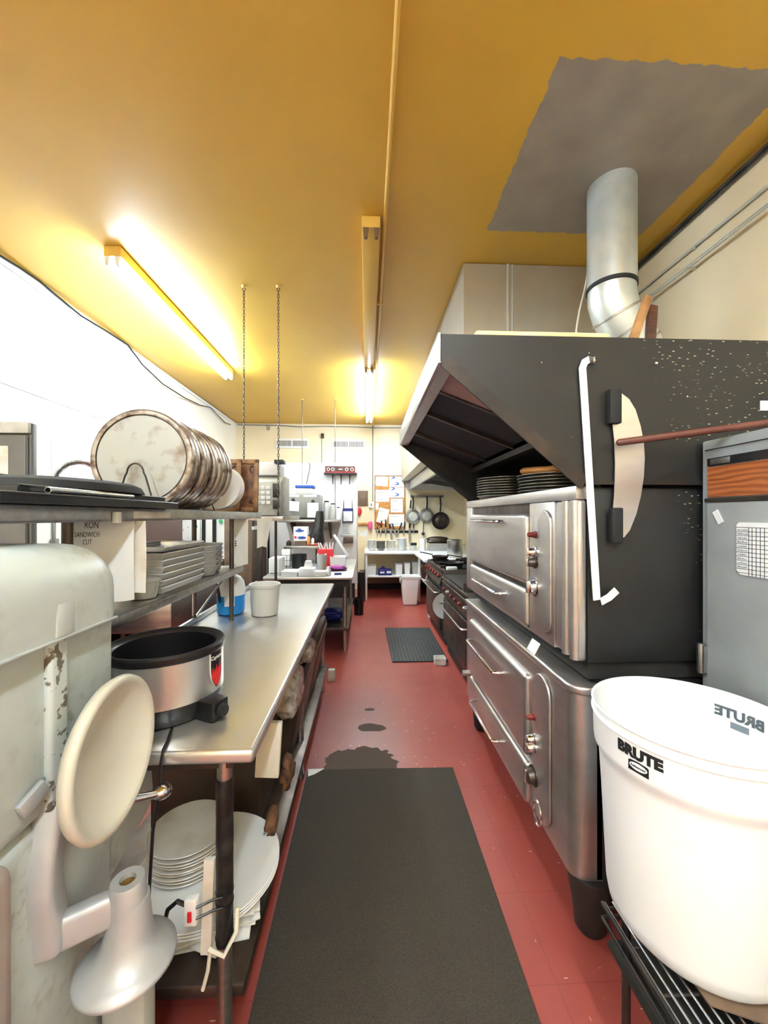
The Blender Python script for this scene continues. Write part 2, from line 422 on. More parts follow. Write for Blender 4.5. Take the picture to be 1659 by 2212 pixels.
chain(-1.032,6.29,1.50,'thin rod hanging to the shelf behind the grey box',None,False)
chain(-.505,6.27,1.46,'thin rod hanging to the shelf right of the grey box',None,False)
# ============================================================ RIGHT SIDE
def arc(cx, cy, r, a0, a1, n=6): return [(cx+r*math.cos(math.radians(a0+(a1-a0)*i/n)), cy+r*math.sin(math.radians(a0+(a1-a0)*i/n))) for i in range(n+1)]
def handle(p, q, out, r=.006):
    p = Vector(p); q = Vector(q); o = Vector(out); d = (q-p).normalized()
    return MB().tube([p, p+o*.6, p+o*.92+d*.008, p+o+d*.03, q+o-d*.03, q+o*.92-d*.008, q+o*.6, q], r, 8)
def knob(parent, y, z, r, m, x=.728, name='knob', pointer=True):
    k = MB().lathe([(0,0),(r*1.25,0),(r*1.25,.006),(r,.008),(r*.86,.03),(r*.7,.034),(0,.034)],(x,y,z),(-1,0,0),20).build(name, m, parent)
    if pointer: MB().box(x-.04,x-.03,y-r*.18,y+r*.18,z-r*.8,z+r*.8).build('pointer', M['chrome'], k, bevel=.001)
    return k
FX = .73
# upper deck
ov = thing('pizza_oven','upper deck of the steel pizza oven, under the hood with pans on top','oven',(1.25,2.05,.93))
MB().box(FX+.035,1.78,1.315,2.80,.99,1.60).build('body', M['hood_black'], ov, bevel=.006)
MB().box(FX+.05,1.76,1.34,2.78,.925,.99).build('plinth', M['soot'], ov)
q = MB().box(FX-.004,FX+.05,1.318,2.80,1.558,1.606); q.box(FX-.002,FX+.05,2.665,2.80,.99,1.558)
q.box(FX,FX+.05,1.71,2.80,.985,.999)
q.build('front_frame', M['steel_v'], ov, bevel=.004)
q = MB().box(FX,FX+.034,1.314,1.475,.995,1.558)
q.build('corner_pillar', M['steel_v'], ov, bevel=.012, seg=4)
q = MB()
for yy in (1.336,1.392): q.cyl((FX+.003,yy,.998),(FX+.003,yy,1.556),.018,n=18)
q.build('flute', M['steel_v'], ov)
MB().box(FX+.012,FX+.04,1.70,2.67,.99,1.565).build('door_recess', M['dark_steel'], ov)  # shadow of the gap put into the colour by a darker steel
cp = MB().box(FX-.003,FX+.04,1.478,1.708,.99,1.556).build('control_panel', M['steel_v'], ov, bevel=.003)
def stadium(y0, y1, z0, z1, n=10):
    r = (y1-y0)/2; c = (y0+y1)/2
    return arc(c, z1-r, r, 0, 180, n)+arc(c, z0+r, r, 180, 360, n)
MB().prism(stadium(1.492,1.60,1.03,1.525),'yz',FX-.014,FX-.002).build('raised_oval', M['steel_v'], cp, bevel=.008, seg=4)
knob(cp,1.645,1.42,.012,M['red_knob'],FX-.003,'indicator_lamp',False)
knob(cp,1.645,1.345,.02,M['chrome'],FX-.003,'timer_knob')
knob(cp,1.645,1.30,.02,M['dark_steel'],FX-.003,'timer_knob')
knob(cp,1.645,1.195,.032,M['chrome'],FX-.003,'thermostat_knob')
dr = MB().box(FX-.022,FX+.02,1.714,2.655,1.195,1.510).build('door', M['steel_v'], ov, bevel=.02, seg=5)
handle((FX-.020,1.98,1.472),(FX-.020,2.50,1.472),(-.04,0,0),.009).build('handle', M['chrome'], dr)
dr = MB().box(FX-.022,FX+.02,1.714,2.655,1.002,1.172).build('door', M['steel_v'], ov, bevel=.02, seg=5)
handle((FX-.020,1.98,1.10),(FX-.020,2.44,1.10),(-.045,0,0),.008).build('handle', M['chrome'], dr)
# lower deck
lo = thing('pizza_oven','lower deck of the steel pizza oven standing on black legs','oven',(1.25,2.05,0))
MB().box(FX+.075,1.78,1.335,2.79,.212,.872).build('body', M['soot'], lo, bevel=.006)
shell = [(FX+.10,1.335)]+[(p[0],p[1]) for p in arc(FX+.055,1.39,.055,270,180,8)]+[(FX,2.80),(FX+.10,2.80)]
MB().prism(shell,'xy',.212,.872).build('front_shell', M['steel_v'], lo)
lip = [(FX+.35,1.322)]+arc(FX+.055,1.39,.068,270,180,8)+[(FX-.013,2.81),(FX+.35,2.81)]
MB().prism(lip,'xy',.868,.900).build('top_rim', M['steel_v'], lo, bevel=.01, seg=3)
MB().box(FX+.10,1.77,1.35,2.79,.90,.924).build('top_plate', M['soot'], lo)
cp = MB().prism(stadium(1.50,1.655,.235,.845),'yz',FX-.014,FX-.0005).build('control_panel', M['steel_v'], lo, bevel=.008, seg=4)
knob(cp,1.635,.64,.012,M['red_knob'],FX-.012,'indicator_lamp',False)
knob(cp,1.635,.545,.02,M['chrome'],FX-.012,'timer_knob')
knob(cp,1.635,.51,.02,M['chrome'],FX-.012,'timer_knob')
knob(cp,1.64,.385,.034,M['dark_steel'],FX-.012,'thermostat_knob')
MB().tube([(FX-.014,1.60+.035*math.cos(a),.255+.05*math.sin(a)) for a in [2*PI*i/20 for i in range(20)]],.005,6,True).build('emblem_ring', M['chrome'], cp)
dr = MB().box(FX-.026,FX+.022,1.70,2.665,.425,.792).build('door', M['steel_v'], lo, bevel=.022, seg=5)
handle((FX-.024,1.98,.69),(FX-.024,2.52,.69),(-.055,0,0),.008).build('handle', M['chrome'], dr)
dr = MB().box(FX-.026,FX+.022,1.70,2.665,.214,.402).build('door', M['steel_v'], lo, bevel=.022, seg=5)
handle((FX-.024,2.0,.325),(FX-.024,2.45,.325),(-.055,0,0),.008).build('handle', M['chrome'], dr)
for lx in (FX+.085,1.68):
    for ly in (1.385,2.715):
        MB().lathe([(0,0),(.044,0),(.054,.015),(.062,.10),(.074,.16),(.08,.214),(0,.214)],(lx,ly,0),n=24).build('leg', M['soot'], lo)
MB().lathe([(.016,0),(.020,0),(.020,.05),(.016,.05),(.016,0)],(FX-.05,2.735,.385),(1,0,0),16).build('pipe_stub', M['steel_v'], lo)
q = MB().obox((FX-.036,1.59,.958),(.002,.075,.05),0,0,.5)
single('price_ticket', q, M['paper'],'small white ticket clipped below the upper oven controls','ticket')

# black hood over the pizza oven
h = thing('exhaust_hood','big black canopy hood with steel front edge above the pizza oven','hood',(1.1,1.97,1.6))
side = [(.248,2.113),(.248,2.02),(.735,1.604),(.735,1.612),(2.0,1.612),(2.0,2.113)]
MB().prism(side,'xz',1.297,1.312).build('side_panel', M['hood_black'], h)
MB().prism([(.248,2.113),(.248,2.02),(.74,1.62),(.74,1.608),(2.0,1.608),(2.0,2.113)],'xz',2.822,2.837).build('side_panel', M['soot'], h)
q = MB().strip([(.262,1.294,2.022),(.742,1.294,1.611)],.006,.045,(0.65,0,.76)); q.strip([(.742,1.293,1.614),(1.99,1.293,1.614)],.006,.012)
q.build('edge_flange', M['iron'], h)
MB().box(.240,.252,1.297,2.837,2.015,2.118).build('fascia', M['steel'], h, bevel=.002)
MB().box(.252,.300,1.312,2.822,2.013,2.022).build('lower_lip', M['steel_v'], h)
MB().box(.252,2.0,1.312,2.822,2.100,2.113).build('top_plate', M['duct'], h)
MB().box(1.94,1.99,1.312,2.822,1.64,2.10).build('back_plate', M['soot'], h)
def slope(y0, y1, dz, th): return MB().prism([(.300,2.030+dz),(.76,1.855+dz),(.76,1.855+dz+th),(.300,2.030+dz+th)],'xz',y0,y1)
slope(1.313,1.62,0,.012).build('blank_panel', mat('pinkish_taupe_sheet',(176,142,138),.5), h)
for y0, y1 in ((1.64,1.98),(2.0,2.46),(2.48,2.82)):
    f = slope(y0,y1,.012,.02)
    f.build('grease_filter', M['black_matte'], h)
for yy in (1.63,1.99,2.47): slope(yy-.012,yy+.012,-.006,.02).build('filter_rail', M['dark_steel'], h)
q = None
MB().strip([(.775,1.313,1.828),(.775,2.82,1.828)],.035,.03).build('grease_trough', M['iron'], h)
MB().box(.80,1.93,1.32,2.80,1.85,1.86).build('inner_plate', M['soot'], h)
single('hood_label', MB().box(1.371,1.42,1.293,1.2975,1.868,1.902), M['paper'],'small white paper label stuck high on the black hood at the right edge','label')

# pans on top of the oven
def pan_stack(name, x, y, z, n, r, m, label, cat, group, dz=.0158, prof=None):
    prof = prof or [(0,0),(r*.86,0),(r*.90,.003),(r*.965,.016),(r,.0175),(r,.0205),(r*.955,.0195),(r*.87,.006),(0,.004)]
    first = None
    for i in range(n):
        jx, jy = random.uniform(-.004,.004), random.uniform(-.004,.004)
        if first is None: first = tag(MB().lathe(prof,(x+jx,y+jy,z),n=40).build(name, m, org=(x+jx,y+jy,z)), label, cat, group)
        else: dup(first,(x+jx,y+jy,z+i*dz))
    return first
pan_stack('pizza_pan',.905,2.45,1.607,8,.195,M['pan_grey'],'dark pizza pan in the taller stack on top of the oven','pan','taller stack of pans on the oven')
pan_stack('pizza_pan',.968,1.93,1.607,6,.195,M['pan_grey'],'dark pizza pan in the nearer stack on the oven, below the wooden rolling pin','pan','nearer stack of pans on the oven')
q = MB().lathe([(0,-.16),(.010,-.158),(.017,-.145),(.019,-.10),(.017,0),(.02,.10),(.021,.145),(.014,.16),(0,.16)],(.86,1.82,1.722),(.42,-.9,-.05),16)
single('rolling_pin', q, M['wood_orange'],'orange wooden rolling pin end lying on the nearer pan stack under the hood','rolling pin')

# things hung on the hood side
def on(px, py, y=1.288): return at_y(px, py, y)
q = MB(); P0, P1 = on(1258,790), on(1289,1296)
pts = [on(1284,778),on(1272,777),on(1263,782),on(1258,795)]+[tuple(Vector(P0).lerp(Vector(P1),k/6)) for k in range(1,7)]+[on(1298,1300),on(1316,1290),on(1332,1275)]
q.strip(pts,.005,.024,(1,0,.1))
s = thing('hook_bar','long pale steel bar with hooked ends hanging on the black hood side','bar',P1)
q.build('bar', M['white_paint'], s)
MB().cyl(on(1280,778,1.299),on(1284,778,1.27),.004,n=8).build('nail', M['chrome'], s)
k = thing('rocker_knife','curved steel rocker knife with two black grips hanging on the hood side','knife',on(1345,1170))
out = [(1326,848),(1342,850),(1358,862),(1372,885),(1383,920),(1390,955),(1392,990),(1390,1030),(1384,1070),(1374,1110),(1360,1145),(1348,1160),(1337,1165),(1322,1120),(1327,1060),(1328,1000),(1326,950),(1322,910)]
MB().prism([(p[0],p[2]) for p in [on(*a) for a in out]],'xz',1.286,1.289).build('blade', M['steel_v'], k)
for a in ((1311,843,1336,917),(1316,1097,1339,1172)):
    p, r = on(a[0],a[1]), on(a[2],a[3])
    MB().box(p[0],r[0],1.268,1.294,r[2],p[2]).build('grip', M['black_matte'], k, bevel=.004)
MB().cyl((on(1341,1134)[0],1.284,on(1341,1134)[2]),(on(1341,1134)[0],1.2865,on(1341,1134)[2]),.004,n=10).build('hole', M['ink'], k)
single('nail', MB().cyl(on(1400,793,1.3),on(1416,786,1.25),.0025,n=8).ball(on(1417,785,1.249),.006,8), M['chrome'],'bare nail sticking out of the black hood right of the hooked bar','nail')
q = MB(); a = Vector((.836,1.25,1.744)); dd = Vector((.377,-.107,.040))
q.cyl(a, a+dd*2.2, .0115, n=14); q.ball(a, .0113, 10)
single('wooden_rod', q, M['rod'],'red-brown wooden rod resting on the aluminium cabinet and poking out left','rod')

# on top of the hood
q = MB().prism([(.376,1.33),(.861,1.33),(.861,1.66),(.376,1.66)],'xy',2.1135,2.148)
single('wooden_board', q, M['wood_pale'],'pale wooden board lying along the top front of the black hood','board', bevel=.014, seg=4)
single('peel_handle', MB().strip([(1.005,1.46,2.115),(1.075,1.50,2.25),(1.142,1.53,2.39)],.022,.035,(.9,0,-.36)), M['wood_edge'],'light brown wooden peel handle sticking up from the hood, tilted right','peel', bevel=.007)
single('peel_handle', MB().strip([(1.125,1.50,2.115),(1.145,1.52,2.24),(1.168,1.54,2.36)],.022,.040,(.98,0,-.2)), M['wood_dark'],'dark wooden peel handle sticking up beside the lighter tilted one','peel', bevel=.007)
f = thing('flue_pipe','galvanised round flue pipe with elbow rising from the hood to the ceiling','pipe',(1.40,2.16,2.12))
c0 = Vector((1.397,2.16,0)); R = .126
MB().lathe([(R,2.80),(R,3.379),(R-.004,3.379),(R-.004,2.80),(R,2.80)],(c0.x,c0.y,0),n=36).build('straight_pipe', M['galv'], f)
MB().lathe([(R+.004,2.79),(R+.004,2.81),(R,2.812),(R,2.788),(R+.004,2.79)],(c0.x,c0.y,0),n=36).build('joint_band', M['ink'], f)
pts = [(1.397,2.16,2.80),(1.397,2.16,2.74),(1.43,2.17,2.655),(1.49,2.18,2.575),(1.56,2.19,2.49),(1.61,2.2,2.40),(1.63,2.2,2.28),(1.63,2.2,2.115)]
e = MB().tube(pts,R-.002,32,flat=(0,1,0)).build('elbow', M['galv'], f, ang=50)
for i in (2,3,4,5):
    p = Vector(pts[i]); dv = (Vector(pts[i+1])-Vector(pts[i-1])).normalized()
    MB().lathe([(R-.002,-.006),(R+.004,-.004),(R+.004,.004),(R-.002,.006)],p,dv,32).build('seam', M['steel'], e)
MB().lathe([(R,0),(R+.05,0),(R+.05,.006),(R,.012)],(1.63,2.2,2.114),n=32).build('flange', M['galv'], f)
single('cord', MB().tube([(1.40,2.35,3.379),(1.378,2.35,3.1),(1.369,2.35,3.005),(1.346,2.35,2.89),(1.316,2.35,2.775),(1.296,2.35,2.654),(1.29,2.35,2.3),(1.29,2.35,2.115)],.006,8), M['cord'],'pale cord hanging beside the flue pipe down behind the hood','cord')
# pipes on the right wall
for z, r, m, lb in ((3.15,.008,'galv','thin grey conduit, upper of the pair on the right wall'),(3.028,.010,'galv','thicker grey conduit, lower of the pair on the right wall')):
    d = thing('wall_conduit',lb,'conduit',(XR-.02,1.5,z))
    MB().cyl((XR-.016 if r<.009 else XR-.05,-2.5,z),(XR-.016 if r<.009 else XR-.05,2.84,z),r,n=10).build('pipe', M[m], d)
    q = MB()
    for yy in (-1.2,.4,2.3): q.box(XR-.06 if r>.009 else XR-.026,XR-.0005,yy-.01,yy+.01,z-.012,z-.006)
    q.build('bracket', M[m], d)
single('corner_cable', MB().cyl((XR-.02,-2.5,ZC-.028),(XR-.02,2.84,ZC-.028),.012,n=8).cyl((XR-.018,-2.5,ZC-.05),(XR-.018,2.84,ZC-.05),.006,n=8), M['pan_dark'],'dark cable run in the corner of ceiling and right wall','cable')

# aluminium holding cabinet
cb = thing('holding_cabinet','dull aluminium upright cabinet with wood-grain strip, right of the black oven side','cabinet',(1.55,.78,0))
MB().box(1.15,1.98,.30,1.285,.10,1.755).build('body', M['alu_cab'], cb, bevel=.006)
dr = MB().box(1.140,1.152,.36,1.257,.16,1.545).build('door', M['alu_cab'], cb, bevel=.005)
for z in (.40,1.02): 
    MB().box(1.128,1.152,1.252,1.282,z-.045,z+.045).cyl((1.130,1.268,z-.05),(1.130,1.268,z+.05),.009,n=10).build('hinge', M['steel'], dr)
MB().box(1.144,1.152,.36,1.257,1.563,1.663).build('wood_strip', M['wood_grain'], cb)
MB().box(1.143,1.152,.36,1.257,1.667,1.692).build('black_strip', M['black'], cb)
MB().box(1.141,1.144,1.175,1.245,1.670,1.689).build('name_plate', M['steel'], cb, bevel=.001)
MB().box(1.138,1.152,.36,1.262,1.547,1.559).build('door_top_rail', M['dark_steel'], cb)
MB().box(1.1455,1.151,.34,1.27,1.722,1.7235).build('seam', M['ink'], cb)
for lx in (1.2,1.92):
    for ly in (.36,1.22): MB().cyl((lx,ly,0),(lx,ly,.10),.03,n=14).build('caster', M['black_matte'], cb)
wb = thing('schedule_board','white wipe board with handwritten black grid on the aluminium cabinet door','board',(1.138,1.03,1.32))
o = [(1.147-.012,1.322),(1.147,1.334),(1.147,1.473),(1.139,1.481),(.80,1.481),(.80,1.322)]
MB().prism(o,'yz',1.1368,1.1398).build('panel', M['white'], wb)
q = MB()
for i in range(12): q.box(1.1360,1.1369,.80,1.147,1.466-.0125*i-.0006,1.466-.0125*i+.0006)
for yy in (1.108,1.098,1.086,1.074,1.062,1.04,1.02,1.0,.98): q.box(1.1360,1.1369,yy-.0006,yy+.0006,1.322,1.466)
q.build('grid_lines', M['ink'], wb)
q = MB()
for i in range(10):
    y = 1.143
    while y > 1.114:
        w = random.uniform(.002,.005); q.box(1.1360,1.1368,y-w,y,1.457-.0125*i,1.459-.0125*i+random.uniform(0,.003)); y -= w+.0016
q.build('handwriting', M['ink_grey'], wb)
single('tape_scrap', MB().obox((1.1385,1.212,1.497),(.002,.02,.045),0,-.5,0), M['white_paint'],'scrap of white tape stuck on the cabinet door above the board','tape')

# round white can on a wire rack
BX, BY, RB = .870, 1.004, .2407
rk = thing('wire_rack','low dark wire rack under the white can at the lower right','rack',(.88,.76,0))
q = MB()
for i in range(19):
    x = .672+i*.0235
    q.cyl((x,.45,.408),(x,1.07,.408),.003,n=6)
q.build('wires', M['steel'], rk)
q = MB()
for yy in (.46,.56,.66,.76,.86,.96,1.06): q.cyl((.665,yy,.402),(1.11,yy,.402),.004,n=6)
for x in (.665,1.11):
    q.cyl((x,.45,.408),(x,1.07,.408),.006,n=8); q.cyl((x,.45,.367),(x,1.07,.367),.005,n=8)
for yy in (.45,1.07): q.cyl((.665,yy,.367),(1.11,yy,.367),.005,n=8)
q.build('frame', M['iron'], rk)
MB().box(.672,1.10,.46,1.06,.30,.312).build('shade_sheet', M['soot'], rk)  # added black sheet stands in for the shade beneath the wires
for x in (.70,1.09):
    for yy in (.50,1.02): MB().cyl((x,yy,0),(x,yy,.405),.011,n=12).build('leg', M['iron'], rk)
single('cardboard_sheet', MB().prism([(.76,.83),(.87,.785),(1.0,.80),(1.09,.90),(1.08,1.04),(.76,1.04)],'xy',.413,.417), M['brown'],'brown cardboard sheet between the wire rack and the white can','cardboard')
cn = thing('trash_can','large round white plastic can with black lettering, lower right foreground','can',(BX,BY,.418))
zb = .376
prof = [(0,zb),(.175,zb),(.19,zb+.003),(.203,zb+.02),(.208,zb+.05),(.221,.70),(.227,.80),(.231,.822),(.240,.836),(.2415,.85),(.243,.92),(.2435,.926),(.2485,.929),(RB,.933),(RB,.948),(.248,.955),(.243,.956),(.240,.953),(.239,.93),(.236,.85),(.225,.80),(.203,.44),(.195,.40),(0,.395)]
prof = [(r*.96,.418+(z-.376)*.96) for r, z in prof]
MB().lathe(prof,(BX,BY,0),n=72).build('body', M['white'], cn)
def cone_warp(a0, zc, rad, out=.0006, sgn=1):
    # letters wrapped on the wall: x runs round the can, y runs up
    def f(p):
        r = rad(zc+p.y)+out
        a = a0+sgn*p.x/r
        return (BX+(r+p.z*.5)*math.cos(a), BY+(r+p.z*.5)*math.sin(a), zc+p.y)
    return f
rad = lambda z: .2318+(z-.874)*.0015/.07
A0 = math.radians(-157)
text('BRUTE', .036, M['ink'], 'lettering', cn, warp=cone_warp(A0,.921,rad), bold=.0024)
def wrap_poly(mb, pts, zc, a0, rr, th=.0012, sgn=1):
    n = len(pts); vs = []
    for off in (0.0003, th):
        for x, y in pts:
            a = a0+sgn*x/rr; vs.append((BX+(rr+off)*math.cos(a), BY+(rr+off)*math.sin(a), zc+y))
    fs = [tuple(range(n)), tuple(range(2*n-1,n-1,-1))]+[(i,n+i,n+(i+1)%n,(i+1)%n) for i in range(n)]
    return mb.add(vs, fs)
A1 = A0+.004
wrap_poly(MB(),[(-.024,-.012),(.024,-.012),(.024,.011),(.02,.0135),(0,.0155),(-.02,.0135),(-.024,.011)],.889,A1,.2325).build('badge', M['ink'], cn)
wrap_poly(MB(),[(.021*math.cos(2*PI*i/24),.003+.0085*math.sin(2*PI*i/24)) for i in range(24)],.889,A1,.2332).build('badge_oval', M['white'], cn)
text('Rubbermaid', .0072, M['ink'], 'badge_lettering', cn, warp=cone_warp(A1,.892,lambda z:.2340), bold=.0002)
A2 = math.radians(20)
rin = lambda z: .2372
def warp_in(a0, zc):
    def f(p):
        r = .2257; a = a0+p.x/r
        return (BX+r*math.cos(a), BY+r*math.sin(a), zc+p.y)
    return f
text('BRUTE', .040, M['ink_grey'], 'show_through_lettering', cn, warp=warp_in(A2,.915), bold=.0018)
q = MB(); pts = [(-.022,-.009),(.022,-.009),(.022,.009),(-.022,.009)]
vs = []
for off in (.2243,.2250):
    for x, y in pts:
        a = A2+x/.225; vs.append((BX+off*math.cos(a),BY+off*math.sin(a),.885+y))
q.add(vs,[(0,1,2,3),(7,6,5,4),(0,4,5,1),(1,5,6,2),(2,6,7,3),(3,7,4,0)]); q.build('show_through_badge', M['ink_grey'], cn)

# ------------------------------------------------------------ floor mats, small box
single('floor_mat', MB().prism([(-.352,.35),(.512,.35),(.511,2.29),(-.346,2.305)],'xy',.001,.010), M['mat'],'long dark brown rubber mat in the aisle foreground','mat', bevel=.003)
single('paper_scrap', MB().prism([(-.345,2.305),(-.25,2.306),(-.30,2.26),(-.335,2.24)],'xy',.011,.0125), M['paper'],'white paper scrap at the far left corner of the foreground mat','paper')
single('floor_mat', MB().prism([(.245,5.18),(.262,3.98),(.84,3.97),(.84,5.17)],'xy',.001,.012), M['mat_stud'],'small studded black mat in front of the ranges','mat', bevel=.003)
bx = thing('cardboard_box','small open pale box on the floor by the range corner','box',(.745,3.93,.0))
q = MB().box(.69,.80,3.87,3.99,.001,.004)
for a in ((.69,.694,3.87,3.99),(.796,.80,3.87,3.99),(.69,.80,3.87,3.874),(.69,.80,3.986,3.99)): q.box(*a,.001,.065)
q.build('tray', M['paper_grey'], bx)

# ------------------------------------------------------------ ranges along the right wall
r1 = thing('range','nearer black greasy range with long steel oven door handle','stove',(1.25,3.66,0))
MB().box(.87,1.65,2.98,4.33,.10,.80).build('body', M['soot'], r1, bevel=.005)
MB().box(.90,1.6,3.02,4.29,.0,.10).build('kick_base', M['iron'], r1)
dr = MB().box(.845,.872,3.10,4.26,.16,.60).build('door', M['dark_steel'], r1, bevel=.006)
handle((.847,3.20,.555),(.847,4.20,.555),(-.065,0,0),.010).build('handle', M['steel'], dr)
cp = MB().prism([(.85,.63),(.87,.63),(.885,.80),(.84,.78)],'xz',2.99,4.32).build('control_panel', M['dark_steel'], r1)
for i in range(7): MB().lathe([(0,0),(.022,0),(.02,.02),(.012,.028),(0,.028)],(.848,3.12+i*.18,.705),(-1,0,.05),14).build('knob', M['chrome'] if i in (1,5) else M['red_knob'], cp)
MB().box(.84,1.65,2.98,4.33,.80,.83).build('cooktop', M['dark_steel'], r1, bevel=.004)
MB().box(.86,1.62,3.45,4.30,.83,.855).build('griddle', M['iron'], r1, bevel=.004)
MB().box(.86,1.62,3.43,3.45,.83,.90).box(.86,1.62,4.30,4.32,.83,.90).build('griddle_side', M['steel'], r1)
MB().box(1.62,1.65,2.98,4.33,.80,1.10).build('back_riser', M['dark_steel'], r1)
r2 = thing('range','farther greasy gas range with a row of red knobs','stove',(1.25,5.0,0))
MB().box(.88,1.65,4.46,5.62,.10,.83).build('body', M['soot'], r2, bevel=.005)
MB().box(.92,1.6,4.5,5.58,.0,.10).build('kick_base', M['iron'], r2)
cp = MB().prism([(.84,.70),(.90,.68),(.93,.87),(.90,.885)],'xz',4.46,5.62).build('control_panel', M['dark_steel'], r2)
for i in range(6): MB().lathe([(0,0),(.026,0),(.024,.024),(.013,.034),(0,.034)],(.868,4.60+i*.18,.79),(-.95,0,.3),14).build('knob', M['red_knob'], cp)
MB().box(.88,1.65,4.46,5.62,.83,.868).build('cooktop', M['iron'], r2, bevel=.004)
q = MB()
for yy in (4.65,5.05,5.42):
    for xx in (1.02,1.38):
        for k in range(4):
            a = k*PI/4; q.strip([(xx-.13*math.cos(a),yy-.13*math.sin(a),.885),(xx+.13*math.cos(a),yy+.13*math.sin(a),.885)],.014,.025)
q.build('grates', M['iron'], r2)
MB().box(1.62,1.65,4.46,5.62,.83,1.15).build('back_riser', M['dark_steel'], r2)
dr = MB().box(.858,.882,4.55,5.55,.15,.62).build('door', M['dark_steel'], r2, bevel=.006)
handle((.86,4.65,.58),(.86,5.45,.58),(-.05,0,0),.009).build('handle', M['steel'], dr)
def skillet(x, y, z, r, ang, label, m='iron'):
    s = thing('skillet', label, 'pan', (x,y,z))
    MB().lathe([(0,0),(r*.8,0),(r,.045),(r*.97,.047),(r*.78,.006),(0,.006)],(x,y,z),n=28).build('bowl', M[m], s)
    d = Vector((math.cos(ang),math.sin(ang),.15))
    p = Vector((x,y,z+.04))+d*r*.95
    MB().strip([p,p+d*.10,p+d*.19],.024,.012).build('handle', M['iron'], s)
skillet(1.05,4.66,.899,.13,3.6,'black skillet nearest on the farther range')
skillet(1.38,5.05,.899,.14,2.9,'black skillet in the middle of the farther range')
skillet(1.03,5.42,.899,.12,2.6,'black skillet at the far end of the farther range')
single('folded_towel', MB().box(.90,1.02,4.32,4.38,.861,.93), M['paper'],'small white folded towel between the two ranges','towel', bevel=.01)
pl = MB().lathe([(0,0),(.09,0),(.10,.006),(.145,.018),(.146,.022),(.098,.011),(0,.006)],(.885,4.352,.49),(0,-1,.12),40)
single('plate', pl, M['white_gloss'],'white plate standing on edge in the gap between the ranges','plate')
single('wooden_scraper', MB().prism([(.80,.60),(.85,.58),(.87,.66),(.86,.76),(.82,.79),(.79,.74)],'xz',5.621,5.645), M['wood_dark'],'dark wooden board hanging off the far end of the red-knob range','board')

# far hood over ranges
h2 = thing('exhaust_hood','smaller far hood above the hanging pans, dark inside with pale edge','hood',(1.4,6,2.04))
MB().prism([(.875,2.05),(.90,2.04),(2.0,2.04),(2.0,2.2),(.875,2.2)],'xz',7.93,7.95).build('end_panel', M['white_paint'], h2)
MB().box(.868,.885,3.0,7.95,2.04,2.20).build('fascia', M['steel'], h2)
MB().box(.868,.90,3.0,7.95,2.035,2.043).build('lower_lip', M['steel'], h2)
MB().box(.89,1.99,3.0,7.93,2.165,2.19).build('inner_top', M['black_matte'], h2)
q = MB()
for i in range(8): q.prism([(1.2,2.165),(1.9,2.05),(1.9,2.06),(1.2,2.175)],'xz',3.2+i*.58,3.7+i*.58)
q.build('grease_filters', M['black_matte'], h2)
MB().box(1.92,1.99,3.0,7.93,2.04,2.165).build('back_plate', M['soot'], h2)
# ============================================================ LEFT FOREGROUND: food machine
fm = thing('food_machine','big pale green-grey enamelled kitchen machine with domed cover, left foreground','machine',(-.88,.6,0))
MB().box(-1.22,-.605,.18,.972,.93,1.32).build('casing', M['machine'], fm, bevel=.03, seg=4)
# domed cover: box whose top and corners are strongly rounded
bm = bmesh.new(); bmesh.ops.create_cube(bm, size=1)
for v in bm.verts: v.co = Vector((-.905+.65*v.co.x, .60+.79*v.co.y, 1.352+.176*v.co.z))
ed = [e for e in bm.edges if not all(v.co.z < 1.3 for v in e.verts)]
bmesh.ops.bevel(bm, geom=ed, offset=.105, segments=8, affect='EDGES', profile=.5)
q = MB().add([v.co[:] for v in bm.verts], [[v.index for v in f.verts] for f in bm.faces]); bm.free()
cv = q.build('cover', M['machine'], fm, ang=50)
MB().box(-.581,-.5765,.20,.93,1.264,1.270).build('cover_rim', M['machine'], cv, bevel=.002)
MB().strip([(-.580,.775,1.27),(-.581,.776,1.30),(-.583,.778,1.335)],.045,.006,(1,0,.1)).build('cover_crease', M['machine'], cv, bevel=.005)
MB().box(-.612,-.592,.757,.803,.94,1.272).build('corner_rib', M['worn'], fm, bevel=.008, seg=3)
# column that sweeps down below the casing
pts = [(-.612+.0*k, .838-.075*math.sin(min(1,k/9)*PI*.62)+.012*max(0,k-7)/4, 1.04-.034*k) for k in range(12)]
MB().strip(pts,.064,.05,(1,.35,0)).build('column', M['alu'], fm, bevel=.012, seg=3)
MB().prism([(.25,.02),(.97,.02),(.985,.58),(.985,.90),(.96,.93),(.25,.93)],'yz',-1.2,-.614).build('pedestal', M['machine'], fm, bevel=.03, seg=4)
MB().prism([(.90,.60),(1.0,.60),(1.17,.645),(1.19,.70),(1.18,.80),(1.10,.85),(.90,.85)],'yz',-.80,-.625).build('motor_housing', M['machine'], fm, bevel=.03, seg=4)
MB().box(-.66,-.587,.40,.688,.22,.925).build('side_plate', M['rose'], fm, bevel=.03, seg=4)
